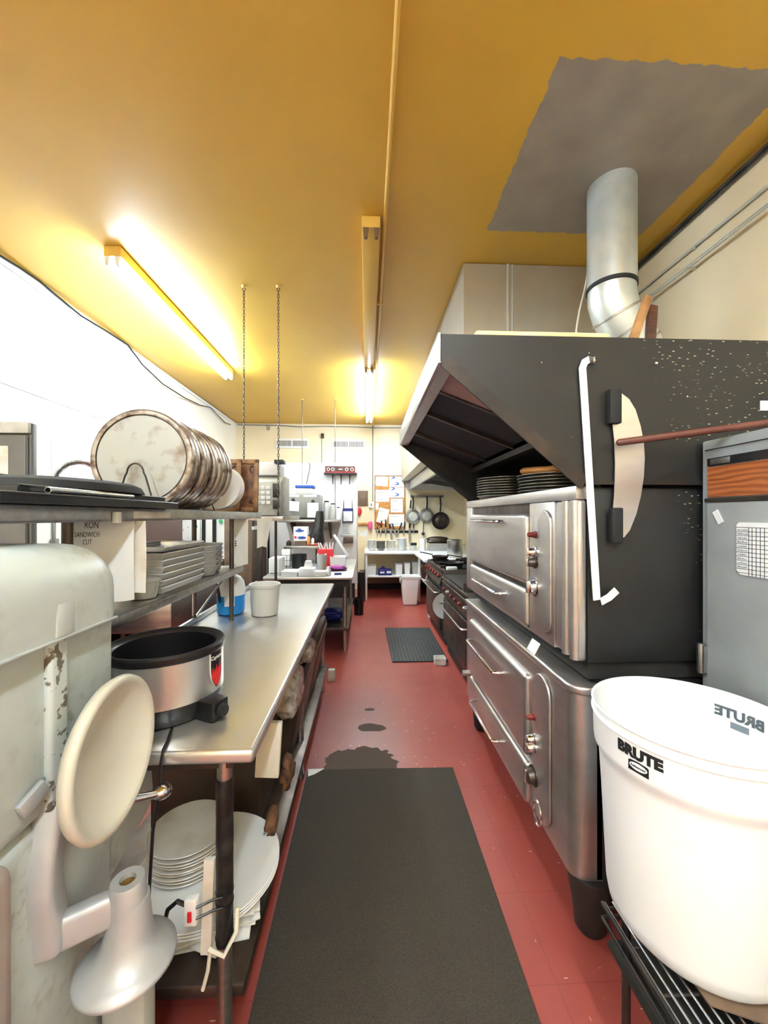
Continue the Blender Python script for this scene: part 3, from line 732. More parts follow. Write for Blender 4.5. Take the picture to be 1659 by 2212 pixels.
# lower support arm with bushing and flared foot
arm = MB().strip([(-.63,.775,.685),(-.59,.79,.690),(-.55,.81,.694),(-.50,.832,.70)],.035,.066,(0,0,1)).build('support_arm', M['alu'], fm, bevel=.012, seg=3)
hc = (-.499,.836,0)
MB().lathe([(.0155,.735),(.0155,.66),(.034,.66),(.034,.735),(.031,.742),(.0155,.742),(.0155,.735)],hc,n=32).build('bushing_boss', M['alu'], arm)
MB().lathe([(0,.732),(.0152,.732)],hc,n=24).build('bushing', M['brass'], arm)
MB().lathe([(0,.70),(.036,.70),(.041,.66),(.046,.625),(.056,.602),(.076,.588),(.092,.580),(.093,.572),(.088,.568),(0,.568)],(hc[0]-.012,hc[1]-.03,0),(.02,.05,.998),n=48).build('flared_foot', M['alu'], arm, ang=60)
# cream dish on the side
n = Vector((.997,.05,.03)).normalized()
MB().lathe([(0,-.02),(.05,-.02),(.12,-.006),(.146,.012),(.152,.024),(.149,.033),(.140,.036),(.130,.031),(.115,.017),(.07,.004),(0,-.001)],(-.545,.828,1.01),n,56).build('cream_dish', M['cream'], fm, ang=60)
MB().cyl(Vector((-.62,.825,1.008)),Vector((-.556,.828,1.01)),.03,n=20).build('dish_hub', M['worn'], fm)
lv = MB().tube([(-.61,.86,.90),(-.56,.885,.872),(-.535,.91,.855),(-.515,.945,.838),(-.505,.96,.832)],[.012,.011,.009,.009,.010],12).build('lever', M['chrome'], fm)
MB().lathe([(0,-.024),(.010,-.023),(.0165,-.012),(.0185,0),(.0165,.011),(.010,.018),(0,.02)],(-.498,.975,.827),(.3,.75,-.2),20).build('lever_knob', M['chrome'], lv)
MB().strip([(-.60,.70,.985),(-.592,.745,1.005)],.012,.03,(0,0,1)).build('latch', M['alu'], fm, bevel=.003)
MB().prism([(-.60,.97),(-.52,.97),(-.50,.95),(-.50,.90),(-.60,.90)],'xy',.0,.50).build('base_foot', M['machine'], fm, bevel=.015)

# ============================================================ worktop table with things on and under it
TX0, TX1, TY0, TY1, TZ = -.972, -.285, .993, 3.44, .91
wt = thing('work_table','long stainless steel worktop table in the left middle','table',(-.63,2.2,0))
MB().box(TX0,TX1,TY0,TY1,TZ-.036,TZ).build('tabletop', M['steel_top'], wt, bevel=.012, seg=4)
MB().box(TX0+.01,TX0+.03,TY0+.02,TY1-.02,TZ-.001,TZ+.03).build('back_splash', M['steel_top'], wt, bevel=.006)
q = MB().box(TX0+.06,TX1-.07,TY0+.05,TY1-.05,TZ-.075,TZ-.037)
q.build('frame_rail', M['dark_steel'], wt)
MB().box(TX0+.03,TX1-.05,TY0+.09,TY1-.04,.180,.215).build('undershelf', M['dark_steel'], wt, bevel=.006)  # shade under the worktop put into the colour by darker steel
lg = None
for lx in (-.38,-.90):
    for ly in (1.06,2.25,3.36):
        l = MB().cyl((lx,ly,0),(lx,ly,TZ-.04),.0195,n=18).build('leg', M['steel'], wt)
        if lg is None: lg = l
        MB().lathe([(0,0),(.022,0),(.026,.012),(.02,.05),(0,.05)],(lx,ly,0),n=14).build('foot', M['steel'], l)
q = MB()
q.lathe([(.0200,.36),(.0222,.362),(.0218,.50),(.0226,.505),(.0222,.62),(.0228,.625),(.0220,.70),(.0225,.705),(.0222,.80),(.0200,.802),(.0200,.36)],(-.38,1.06,0),n=20)
q.build('tape_wrap', M['tape'], lg)
for z in (.378,.472,.50): MB().lathe([(.0205,z-.004),(.0235,z-.003),(.0235,z+.003),(.0205,z+.004),(.0205,z-.004)],(-.38,1.06,0),n=18).build('tie_band', M['black'], lg)

# round cooker with flame badge
ck = thing('round_cooker','round steel food cooker with black rim and red flame badge on the worktop','cooker',(-.62,1.235,TZ))
cc = (-.62,1.235,0); z = TZ
MB().lathe([(0,z+.004),(.150,z+.004),(.157,z+.010),(.158,z+.034),(.161,z+.038),(.163,z+.058),(0,z+.058)],cc,n=56).build('base', M['black'], ck)
MB().lathe([(.160,z+.054),(.1635,z+.058),(.1635,z+.183),(.158,z+.183),(.160,z+.054)],cc,n=64).build('shell', M['cooker_steel'], ck)
MB().lathe([(.158,z+.178),(.166,z+.179),(.169,z+.185),(.169,z+.198),(.164,z+.203),(.155,z+.203),(.146,z+.197),(.140,z+.19),(.138,z+.04),(0,z+.04)],cc,n=64).build('rim_and_well', M['black'], ck)
for a in (40,130,220,310): MB().cyl((cc[0]+.13*math.cos(math.radians(a)),cc[1]+.13*math.sin(math.radians(a)),z),(cc[0]+.13*math.cos(math.radians(a)),cc[1]+.13*math.sin(math.radians(a)),z+.014),.014,n=12).build('foot', M['black'], ck)
AB = math.radians(-9)
def ckw(a0, zc, r):
    return lambda p: (cc[0]+(r+p.z*.4)*math.cos(a0+p.x/r), cc[1]+(r+p.z*.4)*math.sin(a0+p.x/r), zc+p.y)
def ckpoly(pts, r, a0=AB):
    vs = []; n_ = len(pts)
    for off in (0,.0012):
        for x, y in pts:
            a = a0+x/.1635; vs.append((cc[0]+(r+off)*math.cos(a),cc[1]+(r+off)*math.sin(a),y))
    return MB().add(vs,[tuple(range(n_)),tuple(range(2*n_-1,n_-1,-1))]+[(i,n_+i,n_+(i+1)%n_,(i+1)%n_) for i in range(n_)])
def dens(pts, k=6):
    o = []
    for i in range(len(pts)):
        a, b = pts[i], pts[(i+1)%len(pts)]
        o += [(a[0]+(b[0]-a[0])*j/k, a[1]+(b[1]-a[1])*j/k) for j in range(k)]
    return o
def shield(s, top):
    # convex shield pieces stacked so that each stays close to the curved wall
    out = []
    prof = [(top,.030*s),(1.05,.030*s),(1.03,.029*s),(1.01,.025*s),(.995,.017*s),(.982,.005*s)]
    for (z1,w1),(z0,w0) in zip(prof,prof[1:]):
        for k in range(6):
            f0, f1 = -1+2*k/6, -1+2*(k+1)/6
            out.append([(w1*f0,z1),(w1*f1,z1),(w0*f1,z0),(w0*f0,z0)])
    return out
def ckmulti(polys, r):
    q = MB()
    for p in polys: q.add(ckpoly(p,r).v, ckpoly(p,r).f)
    return q
bd = ckmulti(shield(1.08,1.091), .1637).build('badge', M['white_paint'], ck, ang=60)
ckmulti(shield(.93,1.090), .1645).build('badge_field', M['black'], bd, ang=60)
fl = []
for k in range(6):
    f0, f1 = -1+2*k/6, -1+2*(k+1)/6
    prof = [(1.024,.026),(1.01,.0225),(.996,.015),(.985,.004)]
    for (z1,w1),(z0,w0) in zip(prof,prof[1:]): fl.append([(w1*f0,z1),(w1*f1,z1),(w0*f1,z0),(w0*f0,z0)])
    fl.append([(.026*f0,1.024),(.026*f1,1.024),(.026*(f0+f1)/2+.002,1.024+(.022,.014,.026,.016,.028,.015)[k])])
ckmulti(fl, .1653).build('flame_print', M['flame'], bd, ang=60)
text('Cayenne', .0165, M['white_paint'], 'lettering', bd, warp=ckw(AB,1.072,.1662), bold=.0004)
cpx = MB().obox((-.455,1.16,z+.032),(.075,.06,.055),math.radians(-25))
cpx.build('control_box', M['black'], ck, bevel=.006)
MB().lathe([(0,0),(.017,0),(.016,.014),(0,.015)],(-.418,1.138,z+.034),(.9,-.42,0),18).build('dial', M['black_matte'], ck)
cd = MB().tube([(-.53,1.085,TZ+.012),(-.515,1.03,TZ+.008),(-.508,.997,TZ+.006),(-.507,.984,TZ-.02),(-.512,.983,TZ-.10),(-.53,.99,.72),(-.545,1.0,.55),(-.55,1.01,.45),(-.545,1.02,.37),(-.535,1.035,.30)],.004,8)
cd.build('power_cord', M['black'], ck)

# jug and tub
jx, jy = -.822, 2.40
j = thing('jug','white jug half full of blue liquid with built-in handle on the worktop','jug',(jx,jy,TZ))
prof = [(.0,0),(.068,0),(.078,.008),(.081,.03),(.081,.115)]
MB().lathe(prof+[(.0,.115)],(jx,jy,TZ+.001),n=40).build('blue_lower_body', M['blue_liquid'], j)
MB().lathe([(0,.1155),(.081,.1155),(.081,.16),(.074,.195),(.055,.222),(.03,.236),(.022,.24),(.022,.262),(0,.262)],(jx,jy,TZ+.001),n=40).build('white_upper_body', M['white'], j)
hd = Vector((-.62,-.78,0)); up = Vector((0,0,1)); t1 = Vector((-.78,.62,0))
c = Vector((jx,jy,TZ+.135))+hd*.083
pts = [c+t1*(-.012+.006*math.cos(a)*1)+up*(.055*math.sin(a))+t1*(.014*math.cos(a)) for a in [2*PI*i/20 for i in range(20)]]
q = MB(); vs = [c+hd*.002+t1*(.015*math.cos(2*PI*i/20)+.014*math.sin(2*PI*i/20))+up*(.055*math.sin(2*PI*i/20)) for i in range(20)]
vs2 = [v-hd*.03 for v in vs]
q.add(vs+vs2,[tuple(range(20)),tuple(range(39,19,-1))]+[(i,20+i,20+(i+1)%20,(i+1)%20) for i in range(20)])
q.build('handle_hollow', M['ink'], j)
MB().obox((jx+.018,jy-.0805,TZ+.095),(.055,.004,.07),.2).build('sticker', M['paper'], j)
tb = thing('tub','round white plastic tub without lid on the worktop beside the jug','tub',(-.612,2.37,TZ))
MB().lathe([(0,0),(.072,0),(.077,.004),(.086,.165),(.092,.168),(.093,.182),(.088,.186),(.083,.182),(.082,.165),(.072,.008),(0,.008)],(-.612,2.37,TZ+.001),n=48).build('body', M['white'], tb)

# shelf unit above the worktop
sh = thing('over_shelf','two tier stainless shelf standing on the back of the worktop','shelf',(-.85,1.7,TZ))
UX0, UX1, UZ, LZ = -.985, -.70, 1.525, 1.205
MB().box(UX0,UX1,.72,2.62,UZ-.038,UZ-.034).box(UX1-.004,UX1,.72,2.62,UZ-.04,UZ).box(UX0,UX1,.72,2.62,UZ-.004,UZ).build('upper_board', M['steel'], sh, bevel=.0015)
MB().box(UX0-.006,UX0,.60,1.62,UZ-.03,1.615).build('back_edge', M['steel'], sh)
MB().box(UX0,-.735,1.02,2.36,LZ-.03,LZ-.026).box(-.739,-.735,1.02,2.36,LZ-.034,LZ).box(UX0,-.735,1.02,2.36,LZ-.004,LZ).build('lower_board', M['steel'], sh, bevel=.0015)
for px_, py_ in ((-.765,2.24),(-.765,1.03),(-.955,2.2),(-.955,1.03)):
    MB().cyl((px_,py_,TZ),(px_,py_,UZ-.03),.0125,n=14).build('post', M['dark_steel'], sh)
MB().strip([(-.955,2.2,.95),(-.955,2.2,1.19)],.035,.006,(1,0,0)).build('flat_post', M['steel'], sh)
MB().strip([(-.94,2.2,.95),(-.80,2.30,1.18)],.02,.006,(1,0,0)).build('brace', M['steel'], sh)
single('tape_label', MB().box(UX1-.0005,UX1+.0012,1.20,1.42,UZ-.032,UZ-.010), M['paper_grey'],'strip of brownish label tape on the front edge of the upper shelf','label', bevel=.0004)
single('hook', MB().box(UX1,UX1+.014,1.10,1.125,UZ-.045,UZ-.012), M['white_paint'],'white clip hooked on the upper shelf edge above the paper bag','clip', bevel=.004)

# on the upper shelf
def tray(z, x0, x1, y0, y1, label, m='black', hgt=.018):
    s = thing('sheet_tray', label, 'tray', ((x0+x1)/2,(y0+y1)/2,z))
    MB().box(x0,x1,y0,y1,z,z+.003).build('base', M[m], s)
    q = MB()
    q.tube([(x0,y0,z+hgt),(x1,y0,z+hgt),(x1,y1,z+hgt),(x0,y1,z+hgt)],.0035,8,True)
    q.box(x0,x1,y0-.002,y0+.001,z,z+hgt).box(x0,x1,y1-.001,y1+.002,z,z+hgt).box(x0-.002,x0+.001,y0,y1,z,z+hgt).box(x1-.001,x1+.002,y0,y1,z,z+hgt)
    q.build('rim', M[m], s); return s
tray(UZ+.001,-.955,-.665,.735,1.40,'lowest black sheet tray on the upper shelf, overhanging its near end')
tray(UZ+.020,-.95,-.705,.82,1.39,'black sheet tray resting on the lowest one','black')
d = MB().lathe([(0,.030),(.11,.029),(.128,.020),(.135,.004),(.135,0),(0,0)],(0,0,0),n=40)
d.xf(Matrix.Translation((-.815,1.13,UZ+.0425)) @ Matrix.Diagonal((1,1.75,1,1)))
single('tray_lid', d, M['black_matte'],'long black oval lid lying topmost on the sheet trays','lid')
single('metal_tube', MB().lathe([(.0055,0),(.0075,0),(.0075,.30),(.0055,.30),(.0055,0)],(-.683,.865,UZ+.031),(0,1,0),18), M['steel'],'thin hollow metal tube lying along the edge of the black trays','tube')
# wire rack with standing pizza pans
wr = thing('wire_holder','black bent wire holder in front of the standing pizza pans','holder',(-.86,1.7,UZ))
q = MB()
def arch(y, w, h):
    p = [(-.862-w,y,UZ+.004),(-.862-w*.52,y,UZ+h*.72)]
    p += [(-.862-w*.42*math.cos(a),y,UZ+h*.80+h*.2*math.sin(a)) for a in [PI*i/8 for i in range(9)]]
    return p+[(-.862+w*.52,y,UZ+h*.72),(-.862+w,y,UZ+.004)]
q.tube(arch(1.49,.072,.172),.0032,8)
for yy in (2.06,): q.tube(arch(yy,.072,.125),.0028,6)
for s in (-1,1): q.cyl((-.862+s*.072,1.49,UZ+.004),(-.862+s*.072,2.06,UZ+.004),.0032,n=8)
q.build('wires', M['iron'], wr)
PR = .192
def standing_pan(y, dx, label, group=None):
    c = Vector((-.864+dx,y,UZ+.006+PR)); s = thing('pizza_pan', label, 'pan', c, group); ax = Vector((.02,-1,.03)).normalized()
    MB().lathe([(0,0),(PR*.86,0),(PR*.865,-.002),(PR*.865,-.005),(0,-.005)],c,ax,56).build('base', M['pan_face'], s)
    MB().lathe([(PR*.863,-.004),(PR*.885,-.005),(PR*.885,-.003),(PR*.863,-.002),(PR*.863,-.004)],c,ax,56).build('groove', M['pan_groove'], s)
    MB().lathe([(PR*.883,-.006),(PR*.89,.001),(PR*.93,.003),(PR*.975,.001),(PR,-.004),(PR*1.004,-.026),(PR*.985,-.026),(PR*.975,-.008),(PR*.883,-.006)],c,ax,56).build('rim', M['pan_rim'], s)
    return s
p0 = standing_pan(1.535,0,'front pizza pan standing upright, its worn grey face fully showing')
for i in range(7):
    yy = 1.572+i*.062
    dup(p0,Vector((-.864+.004*math.sin(i*2.1),yy,UZ+.006+PR)),'rusty pizza pan standing behind the front pan, only its edge showing','pizza pans standing behind the front one',(random.uniform(-.04,.04),random.uniform(0,6),random.uniform(-.05,.05)))
pr = .122
for i in range(4):
    c = Vector((-.80,2.13+i*.024,UZ+.004+pr)); ax = Vector((.05,-1,.22)).normalized()
    m_ = MB().lathe([(0,0),(pr*.62,.001),(pr*.66,.004),(pr*.97,.014),(pr,.017),(pr*.98,.018),(pr*.64,.007),(0,.004)],c,ax,44)
    o = m_.build('plate', M['white_gloss'])
    tag(o,'white plate standing upright behind the pizza pans' if i else 'front white plate standing upright behind the pizza pans','plate','white plates standing behind the pans' if i else None)
def frame(x0, x1, y, z0, z1, label, tilt):
    s = thing('carved_frame', label, 'frame', ((x0+x1)/2,y,z0)); w = .03
    MB().box(x0+w,x1-w,y+.004,y+.012,z0+w,z1-w).build('panel', M['wood_carve'], s)
    q = MB()
    for b in ((x0,x1,z0,z0+w),(x0,x1,z1-w,z1),(x0,x0+w,z0,z1),(x1-w,x1,z0,z1)): q.box(b[0],b[1],y-.008,y+.014,b[2],b[3])
    q.build('moulding', M['wood_edge'], s, bevel=.005)
    q = MB()
    for cx in (x0+w+.018,x1-w-.018):
        for cz, sg in ((z1-w-.02,-1),(z0+w+.02,1)):
            q.tube([(cx+.012*math.cos(a)*(1-a/9),y+.001,cz+sg*(.014*a/3)+.012*math.sin(a)) for a in [i*.5 for i in range(14)]],.0045,6)
    q.box((x0+x1)/2-.006,(x0+x1)/2+.006,y-.003,y+.006,z0+w,z1-w)
    q.build('carving', M['wood_dark'], s); s.rotation_euler = (tilt,0,0); return s
frame(-.985,-.775,2.42,UZ+.001,1.855,'carved brown wooden frame half hidden behind the standing plates',-.10)
frame(-.925,-.69,2.50,UZ+.001,1.865,'carved brown wooden frame at the far end of the upper shelf',-.08)

# on the lower shelf
def bin_(x0, x1, y0, y1, z0, z1, m): 
    ix = .008
    q = MB().prism([(x0+ix,y0+ix),(x1-ix,y0+ix),(x1-ix,y1-ix),(x0+ix,y1-ix)],'xy',z0,z0+.003)
    n0 = [(x0+ix,y0+ix,z0),(x1-ix,y0+ix,z0),(x1-ix,y1-ix,z0),(x0+ix,y1-ix,z0)]; n1 = [(x0,y0,z1),(x1,y0,z1),(x1,y1,z1),(x0,y1,z1)]
    q.add(n0+n1,[(i,(i+1)%4,4+(i+1)%4,4+i) for i in range(4)])
    q.tube([(p[0],p[1],z1) for p in n1],.004,6,True)
    return q
g = None
for i in range(7):
    z0 = LZ+.001+i*.0255
    o = bin_(-.965,-.765,1.50,1.86,z0,z0+.023,M['haze'])
    oo = o.build('food_tray', M['haze'] if i != 6 else M['steel'])
    tag(oo,'cloudy plastic food tray in the stack on the lower shelf' if i < 6 else 'steel food tray topmost on the tray stack','tray','cloudy tray stack on the lower shelf' if i < 6 else None)
sb = MB().lathe([(0,0),(.036,0),(.041,.004),(.052,.060),(.055,.062),(.055,.066),(.050,.064),(.040,.008),(0,.008)],(-.80,1.43,LZ+.001),n=36)
single('food_cup', sb, M['haze'],'single cloudy plastic food cup in front of the tray stack','cup')
for k, (x, y, n_) in enumerate(((-.825,1.98,5),(-.86,2.14,5))):
    first = None
    for i in range(n_):
        pr_ = [(0,0),(.058,0),(.065,.006),(.076,.045),(.080,.047),(.080,.052),(.074,.050),(.062,.008),(0,.008)]
        if first is None:
            first = tag(MB().lathe(pr_,(x,y,LZ+.001),n=32).build('food_bowl', M['clear'], org=(x,y,LZ+.001)),('clear plastic bowl in the stack beside the tray stack','clear plastic bowl in the farther stack near the shelf post')[k],'bowl',('clear bowl stack beside the trays','clear bowl stack near the post')[k])
        else: dup(first,(x,y,LZ+.001+i*.024))
def crumple(x0, x1, y0, y1, z0, z1, n=16, amp=.012, seed=1):
    rnd = random.Random(seed); q = MB(); vs = []; fs = []
    cx, cy, cz = (x0+x1)/2,(y0+y1)/2,(z0+z1)/2
    for i in range(n+1):
        th = PI*i/n
        for k in range(n):
            ph = 2*PI*k/n; r = 1+rnd.uniform(-amp*10,amp*10)
            sx = math.copysign(abs(math.cos(ph))**.6,math.cos(ph))*math.sin(th)**.6; sy = math.copysign(abs(math.sin(ph))**.6,math.sin(ph))*math.sin(th)**.6
            vs.append((cx+(x1-x0)/2*sx*r,cy+(y1-y0)/2*sy*r,cz-(z1-z0)/2*math.cos(th)*(1+rnd.uniform(-.03,.03))))
    for i in range(n):
        for k in range(n): fs.append((i*n+k,i*n+(k+1)%n,(i+1)*n+(k+1)%n,(i+1)*n+k))
    return q.add(vs,fs)
single('wrapped_bundle', crumple(-.93,-.80,1.16,1.33,LZ+.002,LZ+.20,14,.015,3), M['wrap'],'bundle in crinkled clear wrap at the near end of the lower shelf','bundle', ang=180)
# paper bags hanging from the shelf
def hung_sheet(name, c0, c1, z0, z1, label, cat, m, curl=.02, seed=0, taper=0):
    rnd = random.Random(seed); nx, nz = 8, 10; vs = []; fs = []
    a = Vector((c0[0],c0[1],0)); b = Vector((c1[0],c1[1],0)); nrm = (b-a).normalized().cross(Vector((0,0,1)))
    for off in (0,.0015):
        for j in range(nz+1):
            for i in range(nx+1):
                u, w = i/nx, j/nz
                p = a.lerp(b,u*(1-taper*w)+taper*w*.0); p = p+nrm*(curl*math.sin(u*PI*1.7+seed)*w+curl*.5*math.sin(w*4+u*5+seed)+off)
                vs.append((p.x,p.y,z1+(z0-z1)*w+.006*math.sin(u*5+seed)*w))
    N = (nx+1)*(nz+1)
    for j in range(nz):
        for i in range(nx):
            k = j*(nx+1)+i; fs.append((k,k+1,k+nx+2,k+nx+1)); fs.append((N+k,N+k+nx+1,N+k+nx+2,N+k+1))
    for i in range(nx): fs += [(i,N+i,N+i+1,i+1),(nz*(nx+1)+i,nz*(nx+1)+i+1,N+nz*(nx+1)+i+1,N+nz*(nx+1)+i)]
    for j in range(nz): fs += [(j*(nx+1),(j+1)*(nx+1),N+(j+1)*(nx+1),N+j*(nx+1)),(j*(nx+1)+nx,N+j*(nx+1)+nx,N+(j+1)*(nx+1)+nx,(j+1)*(nx+1)+nx)]
    return MB().add(vs,fs)
pb = thing('paper_bag','white paper bag with handwriting hanging from the upper shelf behind the machine','bag',(-.77,1.15,1.25))
hung_sheet('paper_bag',(-.85,1.165),(-.70,1.205),1.25,1.485,'','',None,.008,1).build('front_sheet', M['paper'], pb, ang=60)
hung_sheet('paper_bag',(-.84,1.20),(-.685,1.24),1.26,1.485,'','',None,.012,4).build('back_sheet', M['paper_grey'], pb, ang=60)
rt = Matrix.Translation((-.792,1.158,1.462)) @ Matrix.Rotation(math.radians(14),4,'Z') @ Matrix.Rotation(math.radians(90),4,'X')
SQ = Matrix.Diagonal((.62,1.15,1,1))
text('RON', .026, M['ink'], 'handwriting', pb, matrix=rt @ Matrix.Translation((.002,.012,.006)) @ SQ, bold=-.0002)
text('SANDWICH\nCUT', .0185, M['ink'], 'handwriting', pb, matrix=rt @ Matrix.Translation((-.008,-.026,.008)) @ SQ, bold=-.0002)
pb2 = thing('paper_bag','white paper bag hanging at the far end of the shelf by the front post','bag',(-.74,2.3,1.2))
hung_sheet('b',(-.79,2.30),(-.70,2.33),1.215,1.485,'','',None,.010,2).build('sheet', M['paper'], pb2, ang=60)
q = MB()
for i in range(3): q.obox((-.757,2.283,1.355-.012*i),(.010,.002,.006),.3)
q.build('handwriting', M['ink'], pb2)
pb3 = thing('paper_bag','white paper bag hanging last under the far end of the upper shelf','bag',(-.66,2.45,1.25))
o = hung_sheet('b',(-.70,2.52),(-.615,2.55),1.30,1.485,'','',None,.008,5,.35); o.build('sheet', M['paper'], pb3, ang=60)

# under the worktop: plates, papers, power strip, bins, board
US = .216
sheet = None
for i in range(9):
    a = random.uniform(-.35,.35); s_ = .30-.01*i
    m_ = MB().obox((0,0,.004),(.26+random.uniform(-.02,.03),.24,.008),a)
    m_.xf(Matrix.Translation((-.50+random.uniform(-.02,.02),1.30+random.uniform(-.02,.02),US+i*.0105)))
    o = m_.build('folded_cloth', M['paper'], bevel=.002)
    tag(o,'folded white cloth in the untidy pile beneath the plates under the worktop' if i < 8 else 'topmost folded white cloth in the pile, directly beneath the large platters','cloth','white cloth pile under the plates' if i < 8 else None)
zz = US+.097
def plate_prof(r, d): return [(0,0),(r*.55,0),(r*.60,.004),(r*.97,d),(r,d+.002),(r*.985,d+.004),(r*.62,.008),(0,.007)]
for i in range(3):
    o = MB().lathe(plate_prof(.225,.016),(-.522,1.315,zz+i*.009),n=56).build('platter', M['white_gloss'])
    tag(o,'large white platter beneath the plate stack under the worktop' if i < 2 else 'topmost large white platter carrying the small plate stack','platter','large platters under the worktop' if i < 2 else None)
zz += .018+.010
first = None
for i in range(9):
    p = (-.60+random.uniform(-.003,.003),1.35+random.uniform(-.003,.003),zz+i*.0108)
    if first is None: first = tag(MB().lathe(plate_prof(.128,.012),p,n=44).build('plate', M['old_china'], org=p),'white plate in the stack on the large platter under the worktop','plate','small plate stack under the worktop')
    else: dup(first,p,'topmost white plate of the stack on the platter under the worktop' if i == 8 else None)
first and None
ps = thing('power_strip','white switch box with red rocker tied to the taped table leg','switch',(-.44,1.04,.40))
MB().box(-.466,-.434,1.012,1.034,.452,.520).build('body', M['white'], ps, bevel=.004)
MB().box(-.456,-.445,1.008,1.013,.466,.492).build('rocker', M['red'], ps, bevel=.002)
MB().tube([(-.464,1.022,.50),(-.485,1.02,.512),(-.51,1.022,.49),(-.525,1.03,.44),(-.53,1.04,.36)],.0055,8).build('plug_cord', M['black'], ps)
for z in (.472,.500): MB().tube([(-.436,1.013,z),(-.40,1.030,z+.002),(-.375,1.034,z+.004)],.003,6).build('tie', M['black'], ps)
single('wooden_stick', MB().strip([(-.420,1.040,.355),(-.412,1.042,.60)],.026,.012,(0,1,0)), M['paper_grey'],'whitewashed wooden stick tied along the taped table leg','stick')
single('cord_loop', MB().tube([(-.41,1.03,.375),(-.37,1.025,.36),(-.345,1.045,.40),(-.35,1.07,.44)],.006,8).tube([(-.405,1.028,.375),(-.412,1.03,.32),(-.425,1.03,.27)],.005,8), M['cord'],'ivory cord looped round the taped table leg near its foot','cord')
# tilt bins along the aisle side under the top
def tilt_bin(y0, y1, label):
    s = thing('storage_bin', label, 'bin', (-.45,(y0+y1)/2,US))
    MB().prism([(-.80,.22),(-.40,.22),(-.335,.62),(-.345,.66),(-.80,.66)],'xz',y0,y1).build('body', M['dark_steel'], s, bevel=.006)
    MB().prism([(-.41,.23),(-.396,.23),(-.328,.61),(-.342,.61)],'xz',y0+.02,y1-.02).build('front_flap', M['dark_steel'], s, bevel=.004)
    return s
tilt_bin(1.98,2.62,'dark metal storage bin under the worktop beside the plastic bags')
tilt_bin(2.66,3.30,'dark metal storage bin under the far end of the worktop')
single('crate', MB().box(-.88,-.44,1.62,1.95,US,.62), M['brown_dark'],'dark brown crate under the worktop behind the white board','crate', bevel=.01)
single('plastic_bag', crumple(-.40,-.30,1.66,1.95,.60,.80,14,.014,5), M['wrap'],'large clear crumpled plastic bag hanging under the worktop edge','bag', ang=180)
single('plastic_bag', crumple(-.375,-.305,2.16,2.36,.665,.79,12,.014,8), M['wrap'],'smaller clear plastic bag tucked under the worktop edge farther back','bag', ang=180)
q = MB().obox((-.355,1.43,.655),(.085,.022,.20),0,0,.06)
single('white_board', q, mat('whitewashed_wood',(236,230,214),.6,0,(222,208,176),5,.45,.7,stretch=(1,1,.2)),'small whitish wooden board hanging under the worktop edge','board', bevel=.003)
single('brush', crumple(-.345,-.30,1.55,1.66,.40,.52,10,.03,11), M['tan'],'brown bristly brush head under the worktop, upper one','brush', ang=180)
single('brush', crumple(-.365,-.325,1.40,1.48,.34,.43,10,.03,12), M['tan'],'brown bristly brush head under the worktop, lower one','brush', ang=180)
# ============================================================ BEHIND THE SHELVES, LEFT WALL
fr = thing('steel_partition','tall dull grey steel partition at the left edge behind the shelf','partition',(-2.2,2.18,0))
FG = mat('dull_grey_fridge_steel',(112,110,106),.45,.3,(98,96,92),3)
MB().box(-2.60,-1.79,2.16,2.20,.08,2.0).build('panel', FG, fr, bevel=.008)
MB().box(-2.58,-1.80,2.135,2.158,.30,1.93).build('front_sheet', FG, fr, bevel=.008)
MB().box(-2.60,-1.79,2.14,2.16,1.94,2.0).build('top_band', M['pale_grey'], fr, bevel=.004)
MB().box(-2.57,-1.82,2.15,2.21,.0,.08).build('plinth', M['black_matte'], fr)
single('notice', MB().box(-2.2,-1.885,2.132,2.1355,1.72,1.87), M['paper_grey'],'printed notice stuck on the grey steel partition at the left edge','notice')
# pre-rinse spring hose over a sink
sk = thing('rinse_hose','coiled spring hose of a tap arching above the shelf at left','tap',(-1.75,2.35,.9))
q = MB(); pts = []; c0, r0 = Vector((-1.74,2.42,1.70)), .13
def arcp(a): return Vector((c0.x-r0*math.cos(a)*1.05, c0.y+.02*math.sin(a), c0.z+r0*.98*math.sin(a)))
for i in range(240):
    a = PI*i/239; p = arcp(a); d = (arcp(a+.01)-arcp(a-.01)).normalized(); s1 = Vector((0,1,0)); s2 = d.cross(s1)
    pts.append(p+(s1*math.cos(i*1.25)+s2*math.sin(i*1.25))*.014)
q.tube(pts,.0028,5); q.build('spring', M['steel'], sk)
MB().tube([arcp(PI*i/20) for i in range(21)],.007,8).build('hose', M['black'], sk)
MB().cyl((c0.x-r0*1.05,2.42,.92),(c0.x-r0*1.05,2.42,1.70),.011,n=12).build('riser', M['chrome'], sk)
MB().cyl((c0.x+r0*1.05,2.42,1.46),(c0.x+r0*1.05,2.42,1.70),.010,n=12).build('spray_stem', M['cord'], sk)
sn = thing('sink_unit','stainless sink unit against the left wall behind the worktop','sink',(-1.9,2.9,0))
MB().box(-2.60,-1.46,2.98,4.2,.62,.90).box(-2.62,-1.44,2.97,4.22,.88,.92).build('basin', M['steel'], sn, bevel=.01)
for lx in (-2.5,-1.55):
    for ly in (3.05,4.1): MB().cyl((lx,ly,0),(lx,ly,.62),.022,n=14).build('leg', M['white_paint'], sn)
MB().box(-1.93,-1.55,2.32,2.52,.86,.92).cyl((-1.74,2.42,0),(-1.74,2.42,.87),.03,n=14).build('tap_pedestal', M['steel'], sk)
single('wall_switch', MB().box(-2.634,-2.62,3.36,3.44,1.19,1.31), M['grey'],'small grey switch plate low on the left wall above the machine','switch', bevel=.003)
